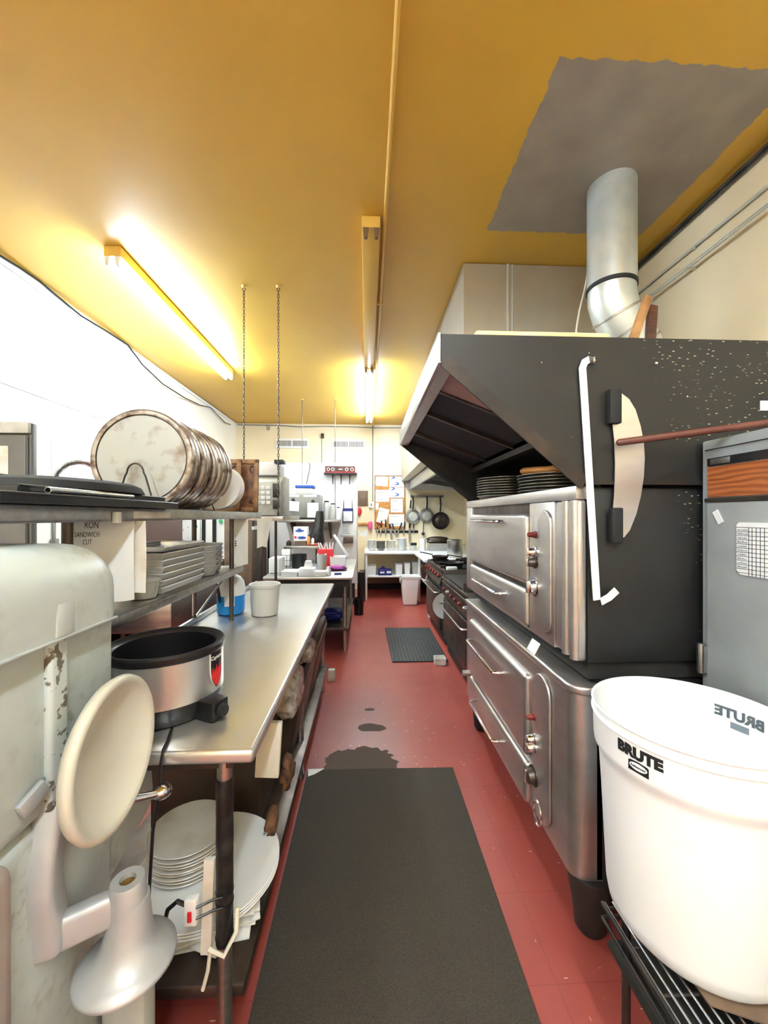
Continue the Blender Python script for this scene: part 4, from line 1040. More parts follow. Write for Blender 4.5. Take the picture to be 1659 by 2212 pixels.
# things on the left wall
def wallcable(pts, r, label, m, x=XL+.042, name='wall_cable'):
    P = [at_x(a,b,x) for a,b in pts]; P = [(p[0],p[1],min(p[2],ZC-.012)) for p in P]
    return single(name, MB().tube(P,r,6), M[m], label, 'cable')
wallcable([(-60,516),(0,552),(45,580),(85,603),(130,645),(175,682),(225,712),(276,745),(307,787),(351,829),(400,860),(432,875),(454,880),(470,896),(486,913),(498,917)],.008,'thick black cable sagging along the top of the left wall','black')
wallcable([(-60,535),(0,568),(50,603),(110,652),(165,693),(215,730),(255,760),(290,780)],.003,'thin grey wire drooping below the black cable on the left wall','grey')
wallcable([(300,783),(330,815),(352,833),(386,856),(400,862)],.005,'pale cable taped beneath the black cable near the far end','cord')
pn = thing('wall_notice','small white notice with sketchy drawing high on the left wall','notice',(XL,3.9,2.6))
a, b = at_x(239,800,XL), at_x(264,832,XL)
MB().box(XL+.001,XL+.004,a[1],b[1],b[2],a[2]).build('sheet', M['paper'], pn)
q = MB(); y0, z0 = a[1], b[2]; w_, h_ = b[1]-a[1], a[2]-b[2]
for k in range(9): q.box(XL+.004,XL+.006,y0+w_*random.uniform(.1,.6),y0+w_*random.uniform(.62,.9),z0+h_*(.1+.085*k),z0+h_*(.1+.085*k)+.008)
q.build('drawing', M['ink_grey'], pn)
single('speaker', MB().box(XL+.001,XL+.06,*sorted((at_x(275,885,XL)[1],at_x(292,885,XL)[1])),2.26,2.46), M['taupe'],'small framed plaque on the left wall just above the front pizza pan','plaque', bevel=.006)
a = at_x(472,960,XL+.02)
single('wall_box', MB().box(XL,XL+.05,a[1]-.06,a[1]+.18,2.02,2.28), M['black'],'small black box on the left wall behind the carved frames','box', bevel=.006)
# tall brown cupboard, white notice boards and tan panel seen through the shelf gap
single('cupboard', MB().box(-2.61,-2.13,4.25,5.05,0,1.62), mat('brown_cupboard_paint',(92,70,62),.5,0,(78,58,52),3),'tall brown cupboard against the left wall seen through the shelf gap','cupboard', bevel=.008)
nb = thing('notice_board','white notice board with green dots seen under the upper shelf','board',(-2.4,5.2,1.1))
MB().box(-2.20,-1.93,4.60,4.615,1.12,1.66).build('sheet', M['paper'], nb)
q = MB()
for k in range(14): q.box(-2.17+.05*(k%4),-2.165+.05*(k%4),4.597,4.601,1.18+.03*k,1.20+.03*k)
q.build('print', M['ink_grey'], nb)
MB().box(-1.91,-1.87,4.60,4.64,.0,1.70).box(-1.79,-1.75,4.60,4.64,.0,1.70).build('black_post', M['black'], nb)
MB().box(-1.87,-1.79,4.61,4.63,.9,1.68).box(-1.75,-1.60,4.62,4.63,1.0,1.68).build('panel', M['white_paint'], nb)
gm = mat('green_dot',(40,170,90),.5)
for x, z in ((-1.70,1.50),(-1.70,1.44),(-1.98,1.38)): MB().cyl((x,4.617,z),(x,4.594 if x < -1.9 else 4.606,z),.022,n=14).build('green_dot', gm, nb)
single('tan_panel', MB().box(-1.62,-1.32,4.5,4.54,0,1.55), M['brown'],'brown framed panel standing left of the farthest paper bags','panel', bevel=.006)
dk = thing('dark_cabinet','dark brown open cabinet between the paper bags and the white partition','cabinet',(-1.95,6.0,0))
MB().box(-2.30,-1.66,5.8,6.55,0,1.30).build('lower_body', M['brown_dark'], dk, bevel=.006)
MB().box(-2.30,-1.66,6.40,6.55,1.34,2.0).build('back', M['brown_dark'], dk)
MB().box(-2.30,-1.66,5.8,6.55,1.30,1.34).build('counter', M['pale_grey'], dk)
q = MB()
for x in (-2.15,-2.0,-1.9,-1.78): q.lathe([(0,0),(.03,0),(.03,.12),(.012,.16),(.012,.2),(0,.2)],(x,6.0,1.34),n=12)
single('bottle_group', q, M['dark_steel'],'dark bottles crowded on the brown cabinet counter','bottles', kind='stuff') if False else None
for k, x in enumerate((-2.12,-1.98,-1.86,-1.75)):
    o = MB().lathe([(0,0),(.03,0),(.03,.12),(.012,.16),(.012,.2),(0,.2)],(x,6.0+.05*(k%2),1.341),n=14).build('bottle', M['chrome'] if k == 1 else M['black'])
    tag(o,'shiny bottle on the dark brown cabinet counter' if k == 1 else 'dark bottle on the brown cabinet counter','bottle',None if k == 1 else 'bottles on the brown cabinet')

# hanging shelf with the grey keypad appliance
hs = thing('hanging_shelf','narrow steel shelf hung on two chains beyond the carved frames','shelf',(-.86,3.5,1.46))
MB().box(-1.06,-.675,3.17,3.95,1.462,1.50).build('board', M['steel'], hs, bevel=.003)
for x in (-1.04,-.90): MB().cyl((x,3.9,0),(x,3.9,1.462),.013,n=12).build('rear_post', M['dark_steel'], hs)
for x, y in ((-1.0,3.22),(-.72,3.21)): MB().cyl((x,y,1.495),(x,y,1.53),.008,n=8).build('chain_hook', M['iron'], hs)
ap = thing('keypad_appliance','pale grey appliance with keypad and dark display standing on the hanging shelf','appliance',(-.87,3.5,1.50))
MB().prism([(3.36,1.505),(3.75,1.505),(3.75,1.86),(3.52,1.86),(3.40,1.80)],'yz',-1.0,-.735).build('body', M['pale_grey'], ap, bevel=.008)
MB().box(-.985,-.775,3.45,3.72,1.86,1.975).build('top_box', M['white'], ap, bevel=.012)
MB().box(-.80,-.72,3.40,3.50,1.958,1.99).build('top_bracket', M['black'], ap, bevel=.004)
q = MB()
for i in range(3):
    for k in range(4): q.box(-.945+.045*i,-.91+.045*i,3.352,3.362,1.60+.042*k,1.632+.042*k)
q.build('keypad', M['white'], ap, bevel=.002)
MB().box(-.80,-.745,3.350,3.362,1.66,1.78).box(-.80,-.745,3.350,3.362,1.56,1.64).build('display', M['black'], ap, bevel=.003)
MB().box(-.99,-.74,3.36,3.75,1.4995,1.507).build('base', M['black'], ap)

# ============================================================ PREP TABLE AREA
PZ = .845
pt = thing('prep_table','white-topped prep table on steel legs beyond the worktop','table',(-.6,5.0,0))
MB().box(-1.12,-.15,4.20,5.95,PZ-.03,PZ).build('tabletop', M['steel_top'], pt, bevel=.006)
MB().box(-1.06,-.20,4.28,5.9,PZ-.12,PZ-.031).build('apron', M['soot'], pt)
MB().box(-1.08,-.20,4.30,5.88,.235,.27).build('undershelf', M['dark_steel'], pt, bevel=.004)
for lx in (-.243,-1.03):
    for ly in (4.36,5.84): MB().cyl((lx,ly,0),(lx,ly,PZ-.03),.024,n=16).build('leg', M['steel'], pt)
wp = thing('white_partition','large white panel standing behind the prep table','panel',(-.89,6.66,0))
MB().box(-1.63,-.155,6.62,6.70,.36,2.40).build('panel', M['white_paint'], wp, bevel=.004)
MB().box(-.165,-.150,6.60,6.70,.36,2.38).build('edge_strip', M['steel'], wp)
MB().box(-1.66,-1.635,6.60,6.70,0,2.38).build('dark_edge', M['black'], wp)
MB().box(-1.6,-.2,6.64,6.70,0,.36).build('base', M['black_matte'], wp)
s2 = thing('back_shelf','steel shelf on brackets behind the prep table, carrying the grey box','shelf',(-.85,6.2,1.4))
MB().box(-1.36,-.43,6.02,6.60,1.405,1.445).build('board', M['steel'], s2, bevel=.004)
for x in (-1.2,-.6): MB().prism([(6.60,1.405),(6.2,1.405),(6.60,1.12)],'yz',x-.012,x+.012).build('bracket', M['dark_steel'], s2)
gb = thing('grey_box','square grey metal box with clipped papers on the back shelf','box',(-1.0,6.25,1.445))
MB().box(-1.275,-.735,6.10,6.55,1.475,1.84).build('body', M['grey'], gb, bevel=.012)
MB().box(-1.26,-.75,6.12,6.53,1.446,1.475).build('base', M['black'], gb)
MB().box(-1.26,-1.05,6.096,6.10,1.80,1.83).box(-.98,-.78,6.096,6.10,1.80,1.83).build('label_strips', M['paper'], gb)
for a, lb in (((621,1083,646,1104),'white paper clipped on the left of the grey box'),((664,1086,688,1118),'white paper clipped on the right of the grey box')):
    p, r = at_y(a[0],a[1],6.09), at_y(a[2],a[3],6.09)
    o = thing('clipped_paper',lb,'paper',((p[0]+r[0])/2,6.09,r[2]))
    MB().obox(((p[0]+r[0])/2,6.088,(p[2]+r[2])/2),(r[0]-p[0],.003,p[2]-r[2]),0,0,.06 if a[0] < 640 else 0).build('sheet', M['paper'], o)
    MB().prism([((p[0]+r[0])/2-.03,p[2]+.01),((p[0]+r[0])/2+.03,p[2]+.01),((p[0]+r[0])/2+.012,p[2]+.045),((p[0]+r[0])/2-.012,p[2]+.045)],'xz',6.078,6.096).build('clip', M['black'], o)
lt = thing('food_container','clear food tub with blue lid standing on the grey box','tub',(-.98,6.3,1.84))
MB().box(-1.11,-.85,6.18,6.40,1.842,1.945).build('tub', M['clear'], lt, bevel=.012)
MB().box(-1.125,-.835,6.165,6.415,1.945,1.99).build('lid', M['blue'], lt, bevel=.01)
bg = thing('black_bag','dark plastic bag hanging from the edge of the back shelf','bag',(-.58,6.0,1.0))
q = MB(); pts = [at_y(690+random.uniform(-1,1),1104,5.97),at_y(690,1125,5.97),at_y(687,1145,5.97),at_y(684,1165,5.97),at_y(682,1178,5.97)]
q.tube(pts,[.055,.075,.085,.13,.10],14); q.build('bag', M['tape'], bg)
for k,(x, r_, h_, m_, lb) in enumerate(((-.645,.05,.30,'clear','tall clear jar right of the grey box, nearest it'),(-.54,.05,.26,'pale_grey','pale jar right of the clear jar on the back shelf'),(-.455,.032,.20,'white','white bottle at the right end of the back shelf'))):
    o = thing('jar', lb, 'jar', (x,6.3,1.446))
    MB().lathe([(0,0),(r_,0),(r_,h_*.85),(r_*.7,h_*.93),(0,h_*.93)],(x,6.3,1.446),n=20).build('body', M[m_], o)
    MB().lathe([(0,h_*.93),(r_*.75,h_*.93),(r_*.75,h_),(0,h_)],(x,6.3,1.446),n=20).build('lid', M['black'], o)
s3 = thing('small_shelf','small steel stand with a white and blue box on the prep table','shelf',(-1.0,5.5,PZ))
MB().box(-1.13,-.66,5.35,5.75,1.055,1.09).build('board', M['steel'], s3, bevel=.003)
for x in (-1.11,-.69):
    for y in (5.38,5.72): MB().cyl((x,y,PZ),(x,y,1.055),.012,n=10).build('leg', M['dark_steel'], s3)
cb2 = thing('carton','white carton with blue oval logos on the small stand','carton',(-.92,5.5,1.16))
MB().box(-1.02,-.83,5.48,5.62,1.155,1.35).build('box', M['white'], cb2)
q = MB()
for x, z, a, b in ((-.935,1.295,.062,.016),(-.905,1.20,.058,.018)): q.prism([(x+a*math.cos(2*PI*i/20),z+b*math.sin(2*PI*i/20)) for i in range(20)],'xz',5.476,5.481)
q.box(-.965,-.915,5.476,5.481,1.316,1.326)
q.build('blue_ovals', M['blue'], cb2)
MB().prism([(-.995+.018*math.cos(2*PI*i/14),1.205+.018*math.sin(2*PI*i/14)) for i in range(14)],'xz',5.476,5.481).build('red_dot', M['flame'], cb2)
MB().box(-1.0,-.85,5.47,5.62,1.091,1.155).build('brown_base', M['brown'], cb2)
single('red_tray', MB().box(-.83,-.67,5.45,5.65,1.091,1.11), mat('rust_tray',(186,84,58),.5),'flat rust red tray at the right end of the small stand','tray', bevel=.003)
def pot(x, y, z, r, h_, m, label, name, cat):
    return single(name, MB().lathe([(0,0),(r*.85,0),(r*.9,.005),(r,h_),(r*.96,h_),(r*.86,.012),(0,.012)],(x,y,z),n=28), M[m], label, cat)
# along the front of the prep table
for k, (x, y, r_, h_, m_, lb) in enumerate(((-1.09,5.5,.035,.07,'dark_steel','short dark tin at the left end of the small stand'),(-.80,5.42,.022,.13,'wood_orange','slim amber bottle right of the blue-logo carton'),(-.745,5.42,.02,.10,'white','slim white bottle at the right end of the small stand'))):
    o = thing('bottle', lb, 'bottle', (x,y,1.091 if k != 1 and k != 2 else 1.111))
    zb_ = 1.0905 if k == 0 else 1.1105
    MB().lathe([(0,0),(r_,0),(r_,h_*.7),(r_*.5,h_*.85),(r_*.5,h_*.9),(0,h_*.9)],(x,y,zb_),n=16).build('body', M[m_], o)
    MB().lathe([(0,h_*.9),(r_*.55,h_*.9),(r_*.55,h_),(0,h_)],(x,y,zb_),n=14).build('cap', M['black'], o)
wbk = thing('wire_basket','grey wire basket of papers at the back left of the prep table','basket',(-1.04,5.05,PZ))
q = MB()
for zz_ in (.02,.09,.16): q.tube([(-1.10,4.98,PZ+zz_),(-.97,4.98,PZ+zz_),(-.97,5.14,PZ+zz_),(-1.10,5.14,PZ+zz_)],.003,6,True)
for x_ in (-1.10,-1.057,-1.013,-.97): q.cyl((x_,4.98,PZ+.004),(x_,4.98,PZ+.16),.003,n=6); q.cyl((x_,5.14,PZ+.004),(x_,5.14,PZ+.16),.003,n=6)
q.build('wires', M['dark_steel'], wbk)
for i, ti in enumerate((-.12,.05,.16)): MB().obox((-1.035,5.02+.04*i,PZ+.13),(.10,.003,.20),0,ti).build('paper_bundle', M['paper'], wbk)
tag(MB().box(-.36,-.22,4.75,5.0,PZ+.06,PZ+.075).build('clip_board', M['paper'], bevel=.002),'white board lying across the basket at the right of the prep table','board') if False else None
p = thing('napkin_box','white box with printed front standing at the front left of the prep table','box',(-1.0,4.35,PZ))
MB().box(-1.075,-.96,4.32,4.60,PZ+.001,PZ+.19).build('box', M['white'], p, bevel=.002)
MB().box(-.9598,-.957,4.33,4.59,PZ+.01,PZ+.18).build('kraft_side', M['pale_grey'], p)
q = MB()
for k in range(7): q.box(-1.06+.013*k,-1.052+.013*k,4.317,4.3205,PZ+.02,PZ+.032)
q.build('print', M['ink'], p)
single('open_tray', bin_(-.93,-.75,4.26,4.45,PZ+.001,PZ+.05,M['white']), M['white'],'low white tray beside the printed white box on the prep table','tray')
pot(-.86,5.0,PZ,.10,.17,'black','round black pot in the middle of the prep table','pot','pot')
single('box', MB().box(-.74,-.57,4.26,4.42,PZ+.001,PZ+.085), M['white'],'low white box at the centre front of the prep table','box', bevel=.003)
first = None
single('carton', MB().prism([(-.69,PZ+.086),(-.60,PZ+.086),(-.615,PZ+.16),(-.675,PZ+.16)],'xz',4.30,4.38), M['paper'],'white folded carton standing on the low white box','carton')
single('box', MB().box(-.565,-.44,4.24,4.36,PZ+.001,PZ+.055), M['white'],'flat white box right of the centre front box on the prep table','box', bevel=.003)
ut = thing('utensil_cup','clear cup full of white plastic forks on the prep table','cup',(-.55,4.55,PZ))
MB().lathe([(0,0),(.045,0),(.058,.20),(.061,.20),(.050,.004),(0,.004)],(-.53,4.62,PZ+.001),n=24).build('cup', M['clear'], ut)
q = MB()
for k in range(7):
    a = random.uniform(0,2*PI); q.strip([(-.53+.02*math.cos(a),4.62+.02*math.sin(a),PZ+.02),(-.53+.05*math.cos(a),4.62+.05*math.sin(a),PZ+.215)],.008,.003,(math.sin(a),-math.cos(a),0))
q.build('forks', M['white'], ut)
rc = thing('red_carton','red open carton of white utensils at the back of the prep table','carton',(-.53,5.1,PZ))
MB().box(-.64,-.44,5.10,5.22,PZ+.001,PZ+.22).build('box', M['red'], rc, bevel=.004)
q = MB()
for k in range(6): q.obox((-.62+.034*k,5.15,PZ+.25),(.016,.004,.12),0,0,random.uniform(-.4,.4))
q.build('utensils', M['white'], rc)
single('white_basket', bin_(-.47,-.27,5.0,5.2,PZ+.001,PZ+.13,M['white']), M['white'],'white plastic basket right of the red carton','basket')
single('purple_cloth', crumple(-.45,-.25,4.66,4.86,PZ+.001,PZ+.055,12,.025,21), M['purple'],'crumpled purple cloth on the right of the prep table','cloth', ang=180)
single('spice_jar', MB().lathe([(0,0),(.022,0),(.022,.07),(.015,.08),(.015,.10),(0,.10)],(-.415,4.30,PZ+.001),n=16), M['white'],'small white jar near the front right of the prep table','jar')
single('marker', MB().cyl((-.36,4.36,PZ+.012),(-.28,4.36,PZ+.012),.011,n=12), M['dark_blue'],'dark blue marker lying at the front right of the prep table','marker')
q = MB().strip([(-.46,5.5,1.24),(-.26,5.5,.93)],.05,.03,(1,0,.5))
single('film_roll', q, M['white'],'long white cutter box of film leaning at the right of the prep table','roll', bevel=.004)
pot(-1.10,4.85,PZ,.04,.15,'pale_grey','pale cup of utensils at the left end of the prep table','cup','cup')
# under the prep table
single('bag', crumple(-.52,-.28,4.5,4.8,.272,.40,14,.03,31), M['dark_blue'],'dark blue shiny bag on the undershelf of the prep table','bag', ang=180)
single('white_bottle', MB().lathe([(0,0),(.035,0),(.035,.16),(.014,.20),(.014,.24),(0,.24)],(-.52,4.95,.271),n=16), M['white'],'white bottle behind the blue bag on the undershelf','bottle')
single('outlet_box', MB().box(-.35,-.29,3.55,3.60,.0,.10), M['pale_grey'],'small pale box on the floor under the end of the worktop','box', bevel=.004)
single('small_bin', pot and MB().lathe([(0,0),(.07,0),(.08,.25),(.074,.25),(.066,.01),(0,.01)],(-.12,5.95,0),n=20), M['black'],'short dark bin on the floor beside the prep table leg','bin')

# things on the white partition
rs = thing('spice_rack','dark red knife rack with round ornaments high on the white partition','rack',(-.45,6.55,2.2))
p, r = at_y(703,1007,6.56), at_y(767,1021,6.56)
MB().box(p[0],r[0],6.545,6.619,r[2],p[2]).build('backboard', M['wood_dark'], rs)
MB().box(p[0],r[0],6.538,6.546,r[2]-.006,r[2]+.012).box(p[0]-.004,p[0]+.006,6.538,6.546,r[2],p[2]).box(r[0]-.006,r[0]+.004,6.538,6.546,r[2],p[2]).build('red_border', M['red'], rs)
MB().box(p[0]-.02,r[0]+.03,6.50,6.619,r[2]-.035,r[2]-.006).build('ledge', M['black'], rs)
q = MB()
for f_ in (.1,.25,.72,.9): q.lathe([(.018,0),(.03,.0),(.03,.004),(.018,.004),(.018,0)],(p[0]+(r[0]-p[0])*f_,6.541,(p[2]+r[2])/2),(0,-1,0),16)
q.box((p[0]+r[0])/2-.03,(p[0]+r[0])/2+.04,6.538,6.545,(p[2]+r[2])/2-.008,(p[2]+r[2])/2+.008)
q.build('ornament', M['pale_grey'], rs)
for f_ in (.25,.53,.82):
    x = p[0]+(r[0]-p[0])*f_
    MB().prism([(x-.016,r[2]-.035),(x+.016,r[2]-.035),(x+.009,r[2]-.11),(x+.006,r[2]-.20),(x-.006,r[2]-.20),(x-.009,r[2]-.11)],'xz',6.55,6.565).build('peg', M['iron'], rs)
rt_ = thing('wireless_router','black framed white device with blue top and two aerials on the partition','router',(-.31,6.6,1.4))
p, r = at_y(740,1098,6.6), at_y(763,1128,6.6)
MB().box(p[0],r[0],6.58,6.619,r[2],p[2]).build('frame', M['black'], rt_, bevel=.012)
MB().box(p[0]+.014,r[0]-.014,6.575,6.582,r[2]+.016,p[2]-.05).build('face', M['white'], rt_)
MB().box(p[0]+.014,r[0]-.014,6.575,6.582,p[2]-.048,p[2]-.008).build('blue_top', M['dark_blue'], rt_)
for x in (p[0]+.018,r[0]-.018): MB().cyl((x,6.6,p[2]),(x,6.6,p[2]+.14),.006,.004,n=8).build('aerial', M['black'], rt_)
def paper(px0, py0, px1, py1, y, label, lines=4, tilt=0, m='paper', nm='paper', grp=None, th=.002):
    p, r = at_y(px0,py0,y), at_y(px1,py1,y); cx, cz = (p[0]+r[0])/2,(p[2]+r[2])/2; w_, h_ = r[0]-p[0], p[2]-r[2]
    o = thing(nm, label, 'paper' if nm == 'paper' else nm.replace('_',' '), (cx,y,r[2]), grp)
    MB().obox((cx,y,cz),(w_,th,h_),0,0,tilt).build('sheet', M[m], o)
    if lines:
        q = MB()
        for k in range(lines):
            zz_ = cz+h_*(.32-.64*k/max(1,lines-1)); wl = w_*random.uniform(.2,.38)
            q.box(cx-w_*.38,cx-w_*.38+wl*1.6,y-th/2-.0012,y-th/2,zz_-.003,zz_+.003)
        q.build('print', M['ink_grey'], o)
    return o
paper(736,1132,765,1157,6.612,'framed white notice below the blue-topped device on the partition',5)
single('paper_holder', MB().box(*(lambda p,r:(p[0],r[0],6.56,6.619,r[2],p[2]))(at_y(742,1160,6.6),at_y(763,1172,6.6))), M['brown'],'brown box fixed on the partition below the framed notice','box', bevel=.004)
wallp = [at_y(a,b,6.61) for a,b in ((668,1000),(670,1008),(667,1022),(664,1036),(662,1046))]
single('cable', MB().tube(wallp,.006,6), M['ink'],'dark cord hanging from the partition top above the blue lid','cord')

# ============================================================ BACK WALL
YW = YB-.004
def vent(px0, py0, px1, py1, label):
    p, r = at_y(px0,py0,YW), at_y(px1,py1,YW); o = thing('wall_vent', label, 'vent', ((p[0]+r[0])/2,YB,r[2]))
    MB().box(p[0],r[0],YB-.02,YB-.0005,r[2],p[2]).build('plate', M['white_paint'], o, bevel=.004)
    ix, iz = .03, .045; xm = (p[0]+r[0])/2
    MB().box(p[0]+ix,xm-.012,YB-.0215,YB-.019,r[2]+iz,p[2]-iz).box(xm+.012,r[0]-ix,YB-.0215,YB-.019,r[2]+iz,p[2]-iz).build('dark_opening', M['brown_dark'], o)
    q = MB(); n_ = 24
    for k in range(n_):
        x = p[0]+ix+(r[0]-p[0]-2*ix)*(k+.5)/n_; q.box(x-.0055,x+.0055,YB-.026,YB-.021,r[2]+iz,p[2]-iz)
    q.build('slats', M['white_paint'], o); return o
vent(595,947,667,969,'left white slatted vent high on the back wall')
vent(717,949,789,971,'right white slatted vent high on the back wall')
cd_ = thing('wall_conduit','thin conduit running down the back wall to an outlet box','conduit',(.12,YB,1.7))
MB().cyl((.124,YB-.014,1.78),(.124,YB-.014,ZC-.02),.011,n=10).build('pipe', M['grey'], cd_)
p, r = at_y(797,1084,YW), at_y(807,1097,YW)
MB().box(p[0],r[0],YB-.045,YB-.0005,r[2],p[2]).build('outlet_box', M['white_paint'], cd_, bevel=.004)
MB().box((p[0]+r[0])/2-.012,(p[0]+r[0])/2+.012,YB-.048,YB-.045,r[2]+.035,p[2]-.035).build('socket', M['ink_grey'], cd_)
single('wall_cable', MB().tube([at_y(a,b,YB-.02) for a,b in ((500,917),(545,918),(600,919),(650,922),(700,921),(760,922),(805,924),(868,924))],.010,6), M['grey'],'grey cable stapled along the top of the back wall','cable')
single('wall_cable', MB().tube([at_y(a,b,YB-.02) for a,b in ((502,918),(503,935),(501,955),(504,975),(507,990),(510,1010))],.014,6), M['grey'],'dark cable dropping down the corner of the back wall','cable')
single('cup_hook', MB().tube([at_y(a,b,YB-.012) for a,b in ((577,917),(577,926),(579,929),(582,926),(582,921))],.008,6), M['grey'],'small bent hook at the top of the back wall left of the vents','hook')
lk = thing('wall_plug','small black plug with thin wire on the back wall between the vents','plug',(-.85,YB,3.0))
p, r = at_y(694,937,YW), at_y(700,947,YW)
MB().box(p[0],r[0],YB-.05,YB-.0005,r[2],p[2]).build('plug', M['black'], lk, bevel=.004)
MB().cyl((p[0]+.01,YB-.012,r[2]),(p[0]+.01,YB-.012,2.35),.005,n=6).build('wire', M['grey'], lk)
ck_ = thing('cork_board','brown cork notice board with wooden frame on the back wall','board',(.48,YB,1.3))
p, r = at_y(809,1027,YW), at_y(875,1143,YW)
MB().box(p[0],r[0],YB-.012,YB-.0005,r[2],p[2]).build('cork', M['cork'], ck_)
q = MB()
for b in ((p[0],r[0],p[2]-.02,p[2]),(p[0],r[0],r[2],r[2]+.02),(p[0],p[0]+.02,r[2],p[2]),(r[0]-.02,r[0],r[2],p[2])): q.box(b[0],b[1],YB-.020,YB-.0005,b[2],b[3])
q.build('frame', M['wood_edge'], ck_)
YP = YB-.0145
paper(811,1029,838,1050,YP,'tilted white paper at the top left of the cork board',3,.06)
a_ = paper(841,1028,874,1052,YP,'white leaflet with blue swooshes at the top right of the cork board',2)
b_ = paper(841,1053,874,1075,YP-.001,'white leaflet with blue swooshes below the top right one',2)
for o, y0 in ((a_,1028),(b_,1052)):
    q = MB()
    for dx, dy, s in ((3,3,1),(12,17,-1)):
        c = at_y(842+dx,y0+dy,YP-.0035)
        q.prism([(c[0]-.03,c[2]+.03*s),(c[0]+.05,c[2]+.022*s),(c[0]+.085,c[2]),(c[0]+.045,c[2]-.032*s),(c[0]-.02,c[2]-.04*s),(c[0]+.035,c[2]-.012*s),(c[0]+.05,c[2]+.004)],'xz',YP-.0045,YP-.003)
    q.build('blue_swoosh', M['blue'], o)
paper(809,1058,841,1084,YP-.001,'wide white list pinned on the left middle of the cork board',5)
paper(844,1077,870,1107,YP,'plain white sheet on the right middle of the cork board',2)
paper(840,1111,873,1137,YP,'white sheet at the lower right of the cork board',2)
paper(811,1086,818,1101,YP-.001,'narrow white slip at the left edge of the cork board',0)
paper(816,1098,838,1130,YP-.001,'crooked white sheet at the lower left of the cork board',2,.25)
paper(865,1030,902,1056,YB-.003,'pale handwritten sheet taped on the wall right of the cork board',4,.03)
single('brown_board', MB().box(*(lambda p,r:(p[0],r[0],YB-.02,YB-.0005,r[2],p[2]))(at_y(773,1060,YW),at_y(795,1093,YW))), M['brown'],'plain brown board on the back wall left of the outlet box','board', bevel=.003)
single('red_mitt', MB().prism([(c[0],c[2]) for c in [at_y(a,b,YW) for a,b in ((774,1096),(780,1097),(782,1104),(779,1112),(774,1114))]],'xz',YB-.05,YB-.021+.02), M['red'],'red mitt hanging under the brown board','mitt', bevel=.006)
single('small_rack', MB().box(*(lambda p,r:(p[0],r[0],YB-.05,YB-.0005,r[2],p[2]))(at_y(773,1129,YW),at_y(796,1134,YW))), M['wood_orange'],'narrow orange wooden rail on the back wall left of the pink sponge','rail', bevel=.003)
paper(776,1147,793,1159,YB-.003,'small cream card on the back wall under the orange rail',1)
single('pink_sponge', MB().lathe([(0,0),(.035,.01),(.045,.05),(.045,.13),(.03,.17),(0,.175)],(.075,YB-.05,1.22),n=16), M['pink'],'pink bottle-shaped sponge hanging on the back wall','sponge')
# magnetic strip with knives
ks = single('knife_strip', MB().box(*(lambda p,r:(p[0],r[0],YB-.02,YB-.0005,r[2],p[2]))(at_y(812,1146,YW),at_y(903,1151,YW))), M['black'],'long black magnetic strip holding knives on the back wall','strip', bevel=.004)
def knife(px, py, w, hl, bl, m, label, tilt=0, grp=None):
    c = at_y(px,py,YB-.03); o = thing('knife', label, 'knife', c, grp)
    R_ = Matrix.Translation(c) @ Matrix.Rotation(tilt,4,'Y')
    MB().prism([(-w/2,0),(w/2,0),(w/2,-bl*.6),(0,-bl),(-w/2,-bl*.8)],'xz',-.003,.003).xf(R_).build('blade', M['steel'], o)
    MB().box(-w*.45,w*.45,-.010,.010,0,hl).xf(R_).build('handle', M[m], o, bevel=.004); return o
for k, (px, py, w, hl, bl, m, ti) in enumerate(((815,1143,.03,.05,.16,'black',0),(823,1140,.028,.14,.18,'black',.1),(833,1139,.03,.16,.20,'black',0),(843,1142,.045,.10,.26,'black',-.15),(851,1143,.03,.12,.20,'black',-.3),(862,1145,.025,.16,.16,'black',.35),(873,1142,.025,.14,.15,'black',.1),(885,1140,.045,.16,.36,'black',0),(893,1140,.025,.15,.14,'black',0))):
    lb = ('short black-handled knife at the left end of the magnetic strip','black-handled knife second on the magnetic strip, slightly tilted','upright black-handled knife third on the magnetic strip','wide blade fourth on the magnetic strip','strongly leaning knife fifth on the magnetic strip','knife leaning the other way, sixth on the strip','short knife just left of the long wide blade','longest wide blade near the right end of the magnetic strip','last short knife at the right end of the magnetic strip')[k]
    knife(px,py,w,hl,bl,m,lb,ti)
single('red_tongs', MB().strip([at_y(813,1128,YB-.03),at_y(826,1133,YB-.03)],.05,.02), M['red'],'small red tool hung above the left knives','tool', bevel=.004)
# rail with hanging pans
rl = thing('pot_rail','steel rail with hooks under the far hood','rail',(1.2,YB-.05,1.9))
p, r = at_y(886,1071,YB-.05), at_y(958,1073,YB-.05)
MB().box(p[0],r[0],YB-.06,YB-.04,r[2]-.015,p[2]+.012).build('bar', M['steel'], rl)
for f_ in (.05,.95): MB().box(p[0]+(r[0]-p[0])*f_-.012,p[0]+(r[0]-p[0])*f_+.012,YB-.06,YB-.0005,r[2]-.01,p[2]+.01).build('bracket', M['steel'], rl)
def hung_pan(px, py, rpx, m, mi, label, depth=.05):
    c = Vector(at_y(px,py,YB-.09)); r_ = rpx*8.9/840; o = thing('frying_pan', label, 'pan', c)
    MB().lathe([(0,0),(r_*.75,0),(r_,depth),(r_*.97,depth),(r_*.74,.008),(0,.008)],c,(0,-1,0) if m == 'iron' else (0,1,0),28).build('bowl', M[m], o)
    MB().lathe([(0,.011),(r_*.55,.010),(r_*.6,.004)],c,(0,-1,0),24).build('inner_ring', M[mi], o)
    MB().strip([c+Vector((0,0,r_*.95)),c+Vector((.01,0,r_+.12)),c+Vector((.0,0,1.925-c.z-.02))],.03,.016,(0,1,0)).build('handle', M['blue_black'], o); return o
hung_pan(892,1116,14.5,'steel','pale_grey','plain silver frying pan, leftmost of the three hanging pans')
